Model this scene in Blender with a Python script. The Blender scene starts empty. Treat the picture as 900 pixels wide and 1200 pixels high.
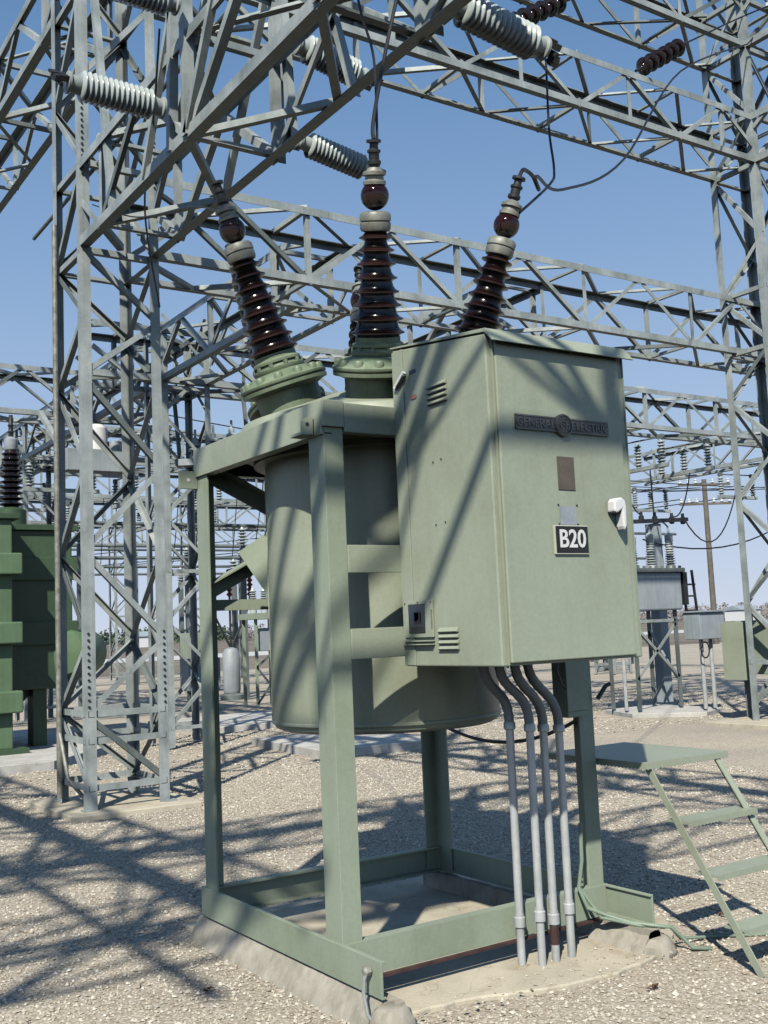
import bpy, math, random
import numpy as np
from mathutils import Vector, Matrix
R = math.radians
random.seed(7); rng = np.random.default_rng(7)
scn = bpy.context.scene
COL = scn.collection

# ------------------------------------------------------------------ materials
def new_mat(name):
    m = bpy.data.materials.new(name); m.use_nodes = True
    nt = m.node_tree; b = nt.nodes['Principled BSDF']
    return m, nt, b
def coords(nt, scale=(1,1,1), obj=True):
    tc = nt.nodes.new('ShaderNodeTexCoord'); mp = nt.nodes.new('ShaderNodeMapping')
    mp.inputs['Scale'].default_value = scale
    nt.links.new(tc.outputs['Object' if obj else 'Generated'], mp.inputs[0])
    return mp.outputs[0]
def noise(nt, vec, scale, detail=4, rough=.55):
    n = nt.nodes.new('ShaderNodeTexNoise'); n.inputs['Scale'].default_value = scale
    n.inputs['Detail'].default_value = detail; n.inputs['Roughness'].default_value = rough
    nt.links.new(vec, n.inputs['Vector']); return n.outputs['Fac']
def ramp(nt, fac, stops):
    r = nt.nodes.new('ShaderNodeValToRGB'); e = r.color_ramp.elements
    while len(e) < len(stops): e.new(.5)
    for i, (p, c) in enumerate(stops):
        e[i].position = p; e[i].color = (*c, 1)
    nt.links.new(fac, r.inputs[0]); return r.outputs[0]
def mix(nt, fac, a, b, mode='MIX'):
    n = nt.nodes.new('ShaderNodeMix'); n.data_type = 'RGBA'; n.blend_type = mode
    for s, v in ((n.inputs[0], fac), (n.inputs[6], a), (n.inputs[7], b)):
        if isinstance(v, (int, float)): s.default_value = v
        elif isinstance(v, tuple): s.default_value = (*v, 1)
        else: nt.links.new(v, s)
    return n.outputs[2]
def bump(nt, b, h, strength=.3, dist=.01):
    n = nt.nodes.new('ShaderNodeBump'); n.inputs['Strength'].default_value = strength
    n.inputs['Distance'].default_value = dist
    nt.links.new(h, n.inputs['Height']); nt.links.new(n.outputs[0], b.inputs['Normal'])
def weathered(name, base, dark, light, rough=.5, metal=0., sc=3., streak=True, amt=.5, bmp=.08, spec=.5):
    """a painted or galvanised surface: broad tone drift, vertical rain streaks and fine mottling"""
    m, nt, b = new_mat(name)
    v = coords(nt)
    n1 = noise(nt, v, sc, 5, .6)
    c = ramp(nt, n1, [(.3, dark), (.52, base), (.75, light)])
    if streak:
        vs = coords(nt, (14, 14, .8))
        n2 = noise(nt, vs, 1.6, 4, .6)
        k = ramp(nt, n2, [(.35, (.80,.80,.78)), (.6, (1,1,1))])
        c = mix(nt, amt, c, k, 'MULTIPLY')
        vd = coords(nt, (22, 22, .45)); n4 = noise(nt, vd, 1.1, 5, .7)
        k = ramp(nt, n4, [(.60, (1,1,1)), (.74, (.74,.72,.66))])
        c = mix(nt, min(1, amt*2.6), c, k, 'MULTIPLY')
        n5 = noise(nt, coords(nt), 1.1, 6, .75)
        k = ramp(nt, n5, [(.36, (.86,.85,.82)), (.5, (1,1,1)), (.68, (1.05,1.06,1.06))])
        c = mix(nt, .8, c, k, 'MULTIPLY')
    n3 = noise(nt, v, 60, 3, .6)
    k3 = ramp(nt, n3, [(.3, (.9,.9,.9)), (.7, (1.06,1.06,1.06))])
    c = mix(nt, .6, c, k3, 'MULTIPLY')
    nt.links.new(c, b.inputs['Base Color'])
    rr = nt.nodes.new('ShaderNodeMapRange'); nt.links.new(n1, rr.inputs[0])
    rr.inputs[3].default_value = rough - .1; rr.inputs[4].default_value = rough + .12
    nt.links.new(rr.outputs[0], b.inputs['Roughness'])
    b.inputs['Metallic'].default_value = metal
    b.inputs['Specular IOR Level'].default_value = spec
    if bmp: bump(nt, b, n3, bmp, .002)
    return m
def glossy(name, col, rough=.12, var=.25):
    m, nt, b = new_mat(name)
    n = noise(nt, coords(nt), 6, 4)
    c = ramp(nt, n, [(.3, tuple(x*(1-var) for x in col)), (.7, tuple(x*(1+var) for x in col))])
    nt.links.new(c, b.inputs['Base Color']); b.inputs['Roughness'].default_value = rough
    return m
M = {}
M['cab'] = weathered('sage_green_paint', (.372,.415,.308), (.35,.392,.288), (.392,.435,.328), .42, sc=1.1, amt=.16, bmp=.04)
M['tankpaint'] = weathered('tank_green_paint', (.17,.20,.145), (.15,.18,.125), (.19,.22,.16), .5, sc=1.4, amt=.3)
M['frame'] = weathered('frame_green_paint', (.33,.388,.285), (.30,.352,.256), (.36,.418,.31), .5, sc=2.0, amt=.2)
M['flange'] = weathered('flange_green_paint', (.20,.26,.165), (.14,.19,.115), (.30,.35,.24), .45, sc=9, amt=.3)
M['dkgreen'] = weathered('dark_green_paint', (.058,.105,.055), (.042,.08,.042), (.075,.13,.07), .5, sc=1.3, amt=.5)
M['midgreen'] = weathered('mid_green_paint', (.125,.205,.11), (.10,.165,.085), (.155,.24,.135), .5, sc=1.3, amt=.5)
M['galv'] = weathered('galvanised_steel', (.40,.445,.43), (.27,.31,.30), (.55,.585,.56), .5, metal=.12, sc=2.2, amt=.6)
M['galv_dark'] = weathered('weathered_steel', (.17,.20,.195), (.11,.135,.13), (.25,.285,.275), .6, metal=.1, sc=2.0, amt=.6)
M['conduit'] = weathered('conduit_zinc', (.56,.58,.57), (.46,.49,.48), (.66,.68,.67), .4, metal=.2, sc=8, amt=.6)
M['leaf'] = weathered('dry_brown_leaf', (.13,.065,.03), (.07,.035,.02), (.2,.11,.05), .8, sc=14, streak=False)
M['rust'] = weathered('rusty_steel', (.06,.03,.027), (.03,.018,.016), (.10,.055,.045), .8, sc=14, streak=False)
M['flex'] = weathered('grey_flexible_sleeve', (.27,.285,.275), (.22,.235,.225), (.33,.345,.335), .6, sc=9, streak=False)
M['gear'] = weathered('grey_equipment_paint', (.36,.41,.43), (.29,.335,.355), (.44,.48,.50), .5, sc=1.8, amt=.6)
M['nameplate'] = weathered('cast_nameplate', (.10,.105,.10), (.06,.06,.06), (.17,.17,.16), .45, metal=.4, sc=20, streak=False)
M['letter'] = weathered('raised_lettering', (.15,.15,.14), (.11,.11,.10), (.2,.2,.19), .45, metal=.3, sc=20, streak=False)
M['bronze'] = weathered('brown_data_plate', (.115,.095,.072), (.09,.07,.055), (.15,.12,.09), .4, sc=12, streak=False)
M['alu'] = weathered('aluminium_tag', (.38,.42,.44), (.30,.34,.37), (.46,.5,.52), .45, metal=.2, sc=14, streak=False)
M['black'] = glossy('black_sign_face', (.012,.012,.010), .35)
M['white'] = glossy('white_paint', (.78,.78,.76), .4, .05)
M['cream'] = glossy('cream_edge', (.62,.64,.5), .5, .1)
M['edge'] = glossy('worn_paint_edge', (.36,.40,.28), .5, .12)
M['red'] = glossy('red_label', (.35,.16,.12), .5, .2)
M['blue'] = glossy('dark_blue_label', (.03,.06,.12), .5, .2)
M['glass'] = glossy('dark_window_glass', (.02,.028,.04), .08)
M['brown'] = glossy('brown_porcelain', (.009,.0045,.0045), .2, .3)
M['brownrim'] = glossy('worn_brown_porcelain_rim', (.024,.009,.008), .28, .3)
M['ball'] = glossy('oil_sight_ball', (.020,.0045,.004), .07, .25)
M['greyporc'] = glossy('grey_porcelain', (.50,.56,.53), .22, .12)
M['blackporc'] = glossy('dark_suspension_porcelain', (.018,.010,.012), .08, .3)
M['metalcap'] = weathered('aged_cap_metal', (.26,.265,.225), (.15,.145,.12), (.40,.40,.35), .5, metal=.2, sc=16, streak=False)
M['dark'] = weathered('dark_fitting', (.03,.034,.036), (.02,.022,.024), (.06,.065,.07), .5, metal=.2, sc=15, streak=False)
M['wire'] = glossy('black_conductor', (.012,.013,.016), .5)
M['gwire'] = glossy('painted_ground_cable', (.22,.29,.21), .5)
M['wood'] = weathered('weathered_pole_wood', (.17,.15,.12), (.12,.105,.08), (.24,.21,.17), .85, sc=3, amt=.7)
M['redporc'] = glossy('red_porcelain', (.30,.03,.03), .25)

def ground_mats():
    # gravel: cells of many stone tints, gaps dark, patches of finer and coarser tone
    m, nt, b = new_mat('crushed_gravel')
    v = coords(nt)
    def vor(scale, feat='F1'):
        n = nt.nodes.new('ShaderNodeTexVoronoi'); n.feature = feat
        n.inputs['Scale'].default_value = scale
        nt.links.new(v, n.inputs['Vector']); return n
    a = vor(70); bb = vor(115)
    sep = nt.nodes.new('ShaderNodeSeparateColor'); nt.links.new(a.outputs['Color'], sep.inputs[0])
    c1 = ramp(nt, sep.outputs[0], [(0,(.32,.27,.205)), (.25,(.48,.42,.325)), (.55,(.59,.53,.42)), (.85,(.69,.635,.525)), (1,(.80,.76,.66))])
    sep2 = nt.nodes.new('ShaderNodeSeparateColor'); nt.links.new(bb.outputs['Color'], sep2.inputs[0])
    c2 = ramp(nt, sep2.outputs[1], [(0,(.38,.325,.25)), (.5,(.58,.52,.41)), (1,(.76,.71,.60))])
    c = mix(nt, .45, c1, c2)
    gap = ramp(nt, a.outputs['Distance'], [(.30,(1,1,1)), (.62,(.42,.38,.34))])
    c = mix(nt, .4, c, gap, 'MULTIPLY')
    big = ramp(nt, noise(nt, v, .55, 5, .6), [(.3,(.80,.80,.82)), (.7,(1.1,1.07,1.02))])
    c = mix(nt, .8, c, big, 'MULTIPLY')
    nt.links.new(c, b.inputs['Base Color']); b.inputs['Roughness'].default_value = .9
    b.inputs['Specular IOR Level'].default_value = .25
    inv = nt.nodes.new('ShaderNodeMath'); inv.operation = 'SUBTRACT'; inv.inputs[0].default_value = 1
    nt.links.new(a.outputs['Distance'], inv.inputs[1])
    bump(nt, b, inv.outputs[0], .55, .006)
    M['gravel'] = m
    m, nt, b = new_mat('loose_stone')
    oi = nt.nodes.new('ShaderNodeNewGeometry')
    c = ramp(nt, oi.outputs['Random Per Island'], [(0,(.30,.25,.19)), (.25,(.45,.39,.30)), (.55,(.55,.49,.385)), (.85,(.65,.60,.485)), (1,(.78,.74,.63))])
    nt.links.new(c, b.inputs['Base Color']); b.inputs['Roughness'].default_value = .85
    M['stone'] = m
    m, nt, b = new_mat('dry_field')
    v = coords(nt)
    c = ramp(nt, noise(nt, v, .05, 6, .65), [(.3,(.115,.092,.066)), (.5,(.20,.165,.12)), (.72,(.29,.25,.18))])
    c2 = ramp(nt, noise(nt, v, 2.5, 5, .7), [(.3,(.75,.75,.75)), (.7,(1.15,1.15,1.1))])
    c = mix(nt, .8, c, c2, 'MULTIPLY')
    nt.links.new(c, b.inputs['Base Color']); b.inputs['Roughness'].default_value = .95
    M['field'] = m
    m, nt, b = new_mat('pale_track')
    c = ramp(nt, noise(nt, coords(nt), .4, 5), [(.3,(.50,.48,.44)), (.7,(.66,.64,.60))])
    nt.links.new(c, b.inputs['Base Color']); b.inputs['Roughness'].default_value = .9
    M['track'] = m
    for nm, base in (('concrete', (.60,.54,.41)), ('greyconcrete', (.60,.585,.53))):
        m, nt, b = new_mat(nm + '_surface')
        v = coords(nt)
        c = ramp(nt, noise(nt, v, 2.2, 6, .65), [(.3, tuple(x*.78 for x in base)), (.55, base), (.8, tuple(min(1,x*1.18) for x in base))])
        st_ = ramp(nt, noise(nt, v, 5.5, 7, .7), [(.30,(.68,.62,.55)), (.46,(1,1,1)), (.75,(1.06,1.06,1.05))])
        c = mix(nt, .8, c, st_, 'MULTIPLY')
        vk = nt.nodes.new('ShaderNodeTexVoronoi'); vk.feature = 'DISTANCE_TO_EDGE'; vk.inputs['Scale'].default_value = 1.6
        wp = nt.nodes.new('ShaderNodeVectorMath'); wp.operation = 'ADD'; nz = nt.nodes.new('ShaderNodeTexNoise'); nz.inputs['Scale'].default_value = 4
        nt.links.new(v, nz.inputs['Vector']); nt.links.new(v, wp.inputs[0]); nt.links.new(nz.outputs['Color'], wp.inputs[1]); nt.links.new(wp.outputs[0], vk.inputs['Vector'])
        ck = ramp(nt, vk.outputs['Distance'], [(0,(.55,.5,.45)), (.008,(1,1,1))]); c = mix(nt, .7, c, ck, 'MULTIPLY')
        c3 = ramp(nt, noise(nt, v, 90, 3), [(.3,(.85,.85,.85)), (.7,(1.1,1.1,1.1))])
        c = mix(nt, .7, c, c3, 'MULTIPLY')
        nt.links.new(c, b.inputs['Base Color']); b.inputs['Roughness'].default_value = .85
        bump(nt, b, noise(nt, v, 45, 4), .35, .006)
        M[nm] = m
    m, nt, b = new_mat('grout_mortar')
    v = coords(nt)
    c = ramp(nt, noise(nt, v, 6, 6, .65), [(.3,(.27,.26,.20)), (.5,(.40,.37,.30)), (.8,(.50,.47,.40))])
    wv = coords(nt, (26, 26, 9)); st = noise(nt, wv, 1, 4, .6)
    k = ramp(nt, st, [(.36,(.72,.70,.66)), (.55,(1,1,1))])
    c = mix(nt, .5, c, k, 'MULTIPLY')
    nt.links.new(c, b.inputs['Base Color']); b.inputs['Roughness'].default_value = .9
    bump(nt, b, st, .5, .010)
    M['grout'] = m
    m, nt, b = new_mat('conifer_foliage')
    g = nt.nodes.new('ShaderNodeNewGeometry')
    c = ramp(nt, g.outputs['Random Per Island'], [(0,(.03,.05,.03)), (.5,(.055,.085,.045)), (1,(.09,.12,.065))])
    nt.links.new(c, b.inputs['Base Color']); b.inputs['Roughness'].default_value = .9
    M['foliage'] = m
    m, nt, b = new_mat('bare_twigs')
    c = ramp(nt, noise(nt, coords(nt), .3, 5), [(.3,(.17,.145,.14)), (.7,(.30,.27,.26))])
    nt.links.new(c, b.inputs['Base Color']); b.inputs['Roughness'].default_value = .95
    M['twig'] = m
ground_mats()

# ------------------------------------------------------------------ mesh builder
class MB:
    def __init__(s): s.v = []; s.f = []; s.mi = []; s.sm = []
    def add(s, vs, fs, mi=0, smooth=False):
        o = len(s.v); s.v += [tuple(p) for p in vs]
        for f in fs:
            s.f.append([i + o for i in f]); s.mi.append(mi); s.sm.append(smooth)
        return s
    def box(s, a, b, mi=0):
        (x0,y0,z0), (x1,y1,z1) = a, b
        return s.add([(x0,y0,z0),(x1,y0,z0),(x1,y1,z0),(x0,y1,z0),(x0,y0,z1),(x1,y0,z1),(x1,y1,z1),(x0,y1,z1)],
              [(0,3,2,1),(4,5,6,7),(0,1,5,4),(1,2,6,5),(2,3,7,6),(3,0,4,7)], mi)
    def obox(s, c, ax, half, mi=0):
        c = Vector(c); X, Y, Z = [Vector(a).normalized() * h for a, h in zip(ax, half)]
        vs = [c + sx*X + sy*Y + sz*Z for sz in (-1,1) for sx, sy in ((-1,-1),(1,-1),(1,1),(-1,1))]
        return s.add(vs, [(0,3,2,1),(4,5,6,7),(0,1,5,4),(1,2,6,5),(2,3,7,6),(3,0,4,7)], mi)
    def prof(s, pts, a, b, u, v, mi=0):
        """extrude a closed 2-D outline (in u, v) from a to b"""
        a = Vector(a); b = Vector(b); u = Vector(u); v = Vector(v); n = len(pts)
        vs = [a + p[0]*u + p[1]*v for p in pts] + [b + p[0]*u + p[1]*v for p in pts]
        fs = [tuple(range(n))[::-1], tuple(range(n, 2*n))] + [(i, (i+1) % n, (i+1) % n + n, i + n) for i in range(n)]
        return s.add(vs, fs, mi)
    def angle(s, a, b, w=.07, n=(0,0,1), t=.008, flip=1, mi=0):
        """steel angle: one leg lies square to n, the other stands along n"""
        a = Vector(a); b = Vector(b); d = (b - a).normalized(); n = Vector(n)
        u = n - d * n.dot(d)
        if u.length < 1e-3: u = d.orthogonal()
        u.normalize(); v = d.cross(u) * flip
        return s.prof([(0,0),(w,0),(w,t),(t,t),(t,w),(0,w)], a - v*w*.5, b - v*w*.5, u, v, mi)
    def bar(s, a, b, w, h, up=(0,0,1), mi=0):
        a = Vector(a); b = Vector(b); d = (b - a).normalized(); n = Vector(up); u = n - d*n.dot(d)
        if u.length < 1e-3: u = d.orthogonal()
        u.normalize(); v = d.cross(u)
        return s.prof([(-h/2,-w/2),(h/2,-w/2),(h/2,w/2),(-h/2,w/2)], a, b, u, v, mi)
    def tube(s, pts, r, seg=10, mi=0, caps=True):
        pts = [Vector(p) for p in pts]; n = len(pts); rs = r if isinstance(r, (list, tuple)) else [r]*n
        up = None; vs = []
        for i, p in enumerate(pts):
            d = (pts[min(i+1, n-1)] - pts[max(i-1, 0)]).normalized()
            if up is None: up = d.orthogonal().normalized()
            up = (up - d*up.dot(d)).normalized(); w = d.cross(up)
            vs += [p + rs[i]*(math.cos(2*math.pi*k/seg)*up + math.sin(2*math.pi*k/seg)*w) for k in range(seg)]
        fs = [(i*seg+k, i*seg+(k+1)%seg, (i+1)*seg+(k+1)%seg, (i+1)*seg+k) for i in range(n-1) for k in range(seg)]
        s.add(vs, fs, mi, True)
        if caps: s.add(vs[:seg], [tuple(range(seg))[::-1]], mi); s.add(vs[-seg:], [tuple(range(seg))], mi)
        return s
    def lathe(s, prof, base=(0,0,0), axis=(0,0,1), seg=24, mi=0, caps=True):
        """prof: (radius, distance along axis[, material])"""
        base = Vector(base); ax = Vector(axis).normalized(); u = ax.orthogonal().normalized(); w = ax.cross(u)
        o = len(s.v)
        for p in prof:
            for k in range(seg):
                a = 2*math.pi*k/seg
                s.v.append(tuple(base + ax*p[1] + p[0]*(math.cos(a)*u + math.sin(a)*w)))
        for i in range(len(prof)-1):
            m_ = prof[i][2] if len(prof[i]) > 2 else mi
            for k in range(seg):
                s.f.append([o+i*seg+k, o+i*seg+(k+1)%seg, o+(i+1)*seg+(k+1)%seg, o+(i+1)*seg+k]); s.mi.append(m_); s.sm.append(True)
        if caps:
            s.f.append([o+k for k in range(seg)][::-1]); s.mi.append(mi); s.sm.append(False)
            s.f.append([o+(len(prof)-1)*seg+k for k in range(seg)]); s.mi.append(mi); s.sm.append(False)
        return s
    def ball(s, c, r, mi=0, seg=20, rings=12, sq=1.):
        pr = [(max(1e-4, r*math.sin(math.pi*i/rings)), -r*sq*math.cos(math.pi*i/rings)) for i in range(rings+1)]
        return s.lathe(pr, c, (0,0,1), seg, mi, False)
    def mesh(s, me, M4=None, mi=0):
        vs = [(M4 @ v.co if M4 else v.co) for v in me.vertices]
        return s.add(vs, [tuple(p.vertices) for p in me.polygons], mi)
    def build(s, name, mats, parent=None, label=None, bevel=0, world=True):
        me = bpy.data.meshes.new(name)
        off = ORG.get(parent.name, Vector()) if (parent and world) else Vector()
        me.from_pydata([tuple(Vector(p) - off) for p in s.v], [], s.f)
        if not isinstance(mats, (list, tuple)): mats = [mats]
        for m in mats: me.materials.append(m)
        me.polygons.foreach_set('material_index', s.mi)
        me.polygons.foreach_set('use_smooth', s.sm)
        me.update()
        if any(s.sm): me.set_sharp_from_angle(angle=R(38))
        o = bpy.data.objects.new(name, me); COL.objects.link(o)
        if parent: o.parent = parent; ORG[o.name] = off
        if label: o['label'] = label
        if bevel:
            b = o.modifiers.new('edge', 'BEVEL'); b.width = bevel; b.segments = 2; b.limit_method = 'ANGLE'; b.angle_limit = R(50)
        return o
ORG = {}
def tag(o, label, cat, group=None, kind=None):
    o['label'] = label; o['category'] = cat
    if group: o['group'] = group
    if kind: o['kind'] = kind
    return o
def thing(name, loc, label, cat, group=None):
    o = bpy.data.objects.new(name, None); COL.objects.link(o); o.location = loc; o.empty_display_size = .2
    ORG[o.name] = Vector(loc)
    return tag(o, label, cat, group)
def kids(o): return [c for c in list(KID.get(o.name, []))]
KID = {}
def copy_tree(o, loc=None, rz=None, label=None, group=None):
    c = o.copy(); COL.objects.link(c)
    if loc is not None: c.location = loc
    if rz is not None: c.rotation_euler = (0, 0, rz)
    if label: c['label'] = label
    if group: c['group'] = group
    for ch in [x for x in bpy.data.objects if x.parent == o]:
        d = ch.copy(); COL.objects.link(d); d.parent = c
        for g in [x for x in bpy.data.objects if x.parent == ch]:
            e = g.copy(); COL.objects.link(e); e.parent = d
    return c
def struct(o): o['kind'] = 'structure'; return o
def text_mesh(txt, size, depth, off=0., sx=1.):
    cu = bpy.data.curves.new('t', 'FONT'); cu.body = txt; cu.size = size; cu.extrude = depth; cu.offset = off
    cu.align_x = 'CENTER'; cu.align_y = 'CENTER'; cu.resolution_u = 3
    ob = bpy.data.objects.new('t', cu); COL.objects.link(ob)
    bpy.context.view_layer.update()
    me = bpy.data.meshes.new_from_object(ob.evaluated_get(bpy.context.evaluated_depsgraph_get()))
    bpy.data.objects.remove(ob)
    return me

# ------------------------------------------------------------------ camera
C = Vector((-2.4226, -4.0788, 1.6)); yaw, pitch, roll, F = .5899, .1095, -.0435, 1252.98
fw = Vector((math.sin(yaw)*math.cos(pitch), math.cos(yaw)*math.cos(pitch), math.sin(pitch)))
r0 = Vector((math.cos(yaw), -math.sin(yaw), 0)); u0 = r0.cross(fw)
r1 = math.cos(roll)*r0 + math.sin(roll)*u0; u1 = -math.sin(roll)*r0 + math.cos(roll)*u0
cam_d = bpy.data.cameras.new('camera'); cam = bpy.data.objects.new('camera', cam_d); COL.objects.link(cam)
cam.matrix_world = Matrix(((r1.x,u1.x,-fw.x,C.x),(r1.y,u1.y,-fw.y,C.y),(r1.z,u1.z,-fw.z,C.z),(0,0,0,1)))
cam_d.sensor_fit = 'VERTICAL'; cam_d.sensor_height = 36; cam_d.lens = 36*F/1200
cam_d.clip_end = 6000; cam_d.clip_start = .05
scn.camera = cam

# ------------------------------------------------------------------ light
SUN_AZ, SUN_EL = R(45.7), R(43)      # shadows run towards +x +y
w = bpy.data.worlds.new('World'); scn.world = w; w.use_nodes = True
nt = w.node_tree; bg = nt.nodes['Background']
sky = nt.nodes.new('ShaderNodeTexSky'); sky.sky_type = 'NISHITA'; sky.sun_disc = False
sky.sun_elevation = SUN_EL; sky.sun_rotation = R(180) + SUN_AZ
sky.air_density = 1.0; sky.dust_density = .4; sky.ozone_density = 1.6; sky.altitude = 300
# hazier, paler air towards the horizon
tcw = nt.nodes.new('ShaderNodeTexCoord'); sp = nt.nodes.new('ShaderNodeSeparateXYZ'); nt.links.new(tcw.outputs['Generated'], sp.inputs[0])
hz = ramp(nt, sp.outputs[2], [(0, (.97,)*3), (.5, (.9,)*3), (.8, (.6,)*3), (1, (.5,)*3)])
hc = ramp(nt, sp.outputs[2], [(0, (6.3,7.05,8.5)), (.15, (4.3,5.75,8.0)), (.34, (2.55,4.15,6.8)), (.55, (1.2,2.6,5.1)), (1, (.7,1.7,3.9))])
skc = mix(nt, hz, sky.outputs[0], hc)
nt.links.new(skc, bg.inputs[0]); bg.inputs[1].default_value = .096
sd = bpy.data.lights.new('sun', 'SUN'); sd.energy = 5.0; sd.angle = R(.8); sd.color = (1, .95, .86)
so = bpy.data.objects.new('sun', sd); COL.objects.link(so)
sdir = Vector((math.sin(SUN_AZ)*math.cos(SUN_EL), math.cos(SUN_AZ)*math.cos(SUN_EL), -math.sin(SUN_EL)))
so.rotation_euler = sdir.to_track_quat('-Z', 'Y').to_euler()
scn.cycles.diffuse_bounces = 0
scn.view_settings.view_transform = 'Standard'; scn.view_settings.look = 'None'; scn.view_settings.exposure = 0

# ------------------------------------------------------------------ ground
def disc(r, z, seg=96, c=(0,0)):
    m = MB(); m.add([(c[0]+r*math.cos(2*math.pi*k/seg), c[1]+r*math.sin(2*math.pi*k/seg), z) for k in range(seg)], [tuple(range(seg))]); return m
struct(disc(5000, -.06).build('field', M['field']))
m = MB(); m.add([(-70,-40,0),(52,-40,0),(52,37,0),(-70,60,0)], [(0,1,2,3)]); struct(m.build('gravel_yard', M['gravel']))
m = MB(); m.add([(-120,88,-.045),(140,66,-.045),(140,84,-.045),(-120,112,-.045)], [(0,1,2,3)]); struct(m.build('road', M['track']))
# real stones lying loose on the yard near the camera
def scatter_stones(n, x0, x1, y0, y1, smin, smax, avoid):
    base = np.array([(1,0,0),(-1,0,0),(0,1,0),(0,-1,0),(0,0,1),(0,0,-1)], float)
    fc = np.array([(0,2,4),(2,1,4),(1,3,4),(3,0,4),(2,0,5),(1,2,5),(3,1,5),(0,3,5)])
    P = np.column_stack([rng.uniform(x0, x1, n), rng.uniform(y0, y1, n)])
    keep = np.ones(n, bool)
    for (a, b, c_, d) in avoid: keep &= ~((P[:,0] > a) & (P[:,0] < b) & (P[:,1] > c_) & (P[:,1] < d))
    P = P[keep]; n = len(P)
    s = rng.uniform(smin, smax, n) * rng.choice([.8, 1, 1, 1.25, 1.6], n)
    V = base[None] * (s[:,None,None]*rng.uniform(.75, 1.1, (n, 6, 1))) * np.array([1, 1, .7])
    V += rng.normal(0, .13, V.shape) * s[:,None,None]
    a = rng.uniform(0, 6.28, n); ca, sa = np.cos(a), np.sin(a)
    X = V[:,:,0]*ca[:,None] - V[:,:,1]*sa[:,None]; Y = V[:,:,0]*sa[:,None] + V[:,:,1]*ca[:,None]
    V = np.stack([X + P[:,0:1], Y + P[:,1:2], V[:,:,2] + (s*.25)[:,None]], -1).reshape(-1, 3)
    Fc = (fc[None] + (np.arange(n)*6)[:,None,None]).reshape(-1, 3)
    return V, Fc
V1, F1 = scatter_stones(120000, -1.2, 7.0, -1.6, 7.5, .0045, .010, [(0,2.0,-.3,1.75),(.72,1.75,5.8,6.95)])
V2, F2 = scatter_stones(26000, -.5, 16, 7.0, 14, .009, .016, [(4.5,6.5,7.8,10.4),(10.5,12.3,7.6,9.4)])
V3, F3 = scatter_stones(900, .1, 2.0, -.42, .0, .004, .009, [])
c3 = V3.reshape(-1,6,3).mean(1); keep3 = rng.random(len(c3)) < np.clip((-.05-c3[:,1])*1.6, .02, .9)*.6
V3 = V3.reshape(-1,6,3)[keep3].reshape(-1,3) + np.array([0,0,.022]); F3 = F3.reshape(-1,8,3)[:keep3.sum()].reshape(-1,3)
V2 = np.vstack([V2, V3]); F2 = np.vstack([F2, F3+len(V2)-len(V3)])
me = bpy.data.meshes.new('loose_gravel'); me.from_pydata(np.vstack([V1, V2]).tolist(), [], np.vstack([F1, F2+len(V1)]).tolist())
me.materials.append(M['stone']); o = bpy.data.objects.new('loose_gravel', me); COL.objects.link(o)
tag(o, 'loose crushed stones covering the switchyard ground', 'gravel', kind='stuff')

# concrete pads
def pad(pts, z1, name, mat, label, z0=-.05, bevel=.008):
    m = MB(); n = len(pts)
    m.add([(x,y,z0) for x,y in pts] + [(x,y,z1) for x,y in pts], [tuple(range(n))[::-1], tuple(range(n,2*n))] + [(i,(i+1)%n,(i+1)%n+n,i+n) for i in range(n)])
    o = m.build(name, mat, bevel=bevel); tag(o, label, 'concrete pad'); return o
edge = [(0.0,1.72),(0.0,-.06),(.16,-.24),(.45,-.27),(.62,-.335),(.85,-.40),(1.12,-.44),(1.40,-.41),(1.66,-.31),(1.86,-.16),(2.02,.06),(2.02,1.72)]
e2 = []
for i in range(len(edge)):
    a = edge[i]; b = edge[(i+1) % len(edge)]; n_ = max(1, int(math.dist(a, b)/.05))
    for k in range(n_):
        t = k/n_; j = .009 if a[1] < .1 and b[1] < .1 else .0
        e2.append((a[0]+(b[0]-a[0])*t + random.uniform(-j,j), a[1]+(b[1]-a[1])*t + random.uniform(-j,j)))
pad(e2, .022, 'concrete_pad', M['concrete'], 'tan concrete slab with uneven rim under the tall green circuit breaker')
pad([(.62,5.68),(1.84,5.62),(1.92,7.0),(.60,7.1)], .05, 'concrete_pad', M['concrete'], 'square footing slab under the four legs of the nearest grey tower')
pad([(4.5,7.9),(6.3,7.7),(6.5,9.9),(4.7,10.3)], .11, 'concrete_pad', M['greyconcrete'], 'pale slab seen under the tank of the green breaker, beyond its base')
pad([(10.6,8.4),(11.4,7.55),(12.2,7.9),(12.3,9.4),(11.0,9.4)], .07, 'concrete_pad', M['greyconcrete'], 'pale slab under the small grey breaker on legs')
pad([(5.0,12.6),(8.0,12.6),(8.0,15.2),(5.0,15.2)], .10, 'concrete_pad', M['greyconcrete'], 'long pale slab behind the left post of the green breaker frame')
pad([(-3.5,9.9),(1.7,9.9),(2.9,11.2),(2.9,15.5),(-3.5,15.5)], .12, 'concrete_pad', M['greyconcrete'], 'wide slab under the dark green power transformer')
pad([(10.2,5.0),(12.2,5.0),(12.2,6.6),(10.2,6.6)], .06, 'concrete_pad', M['concrete'], 'footing slab under the grey tower at the right edge')

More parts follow.
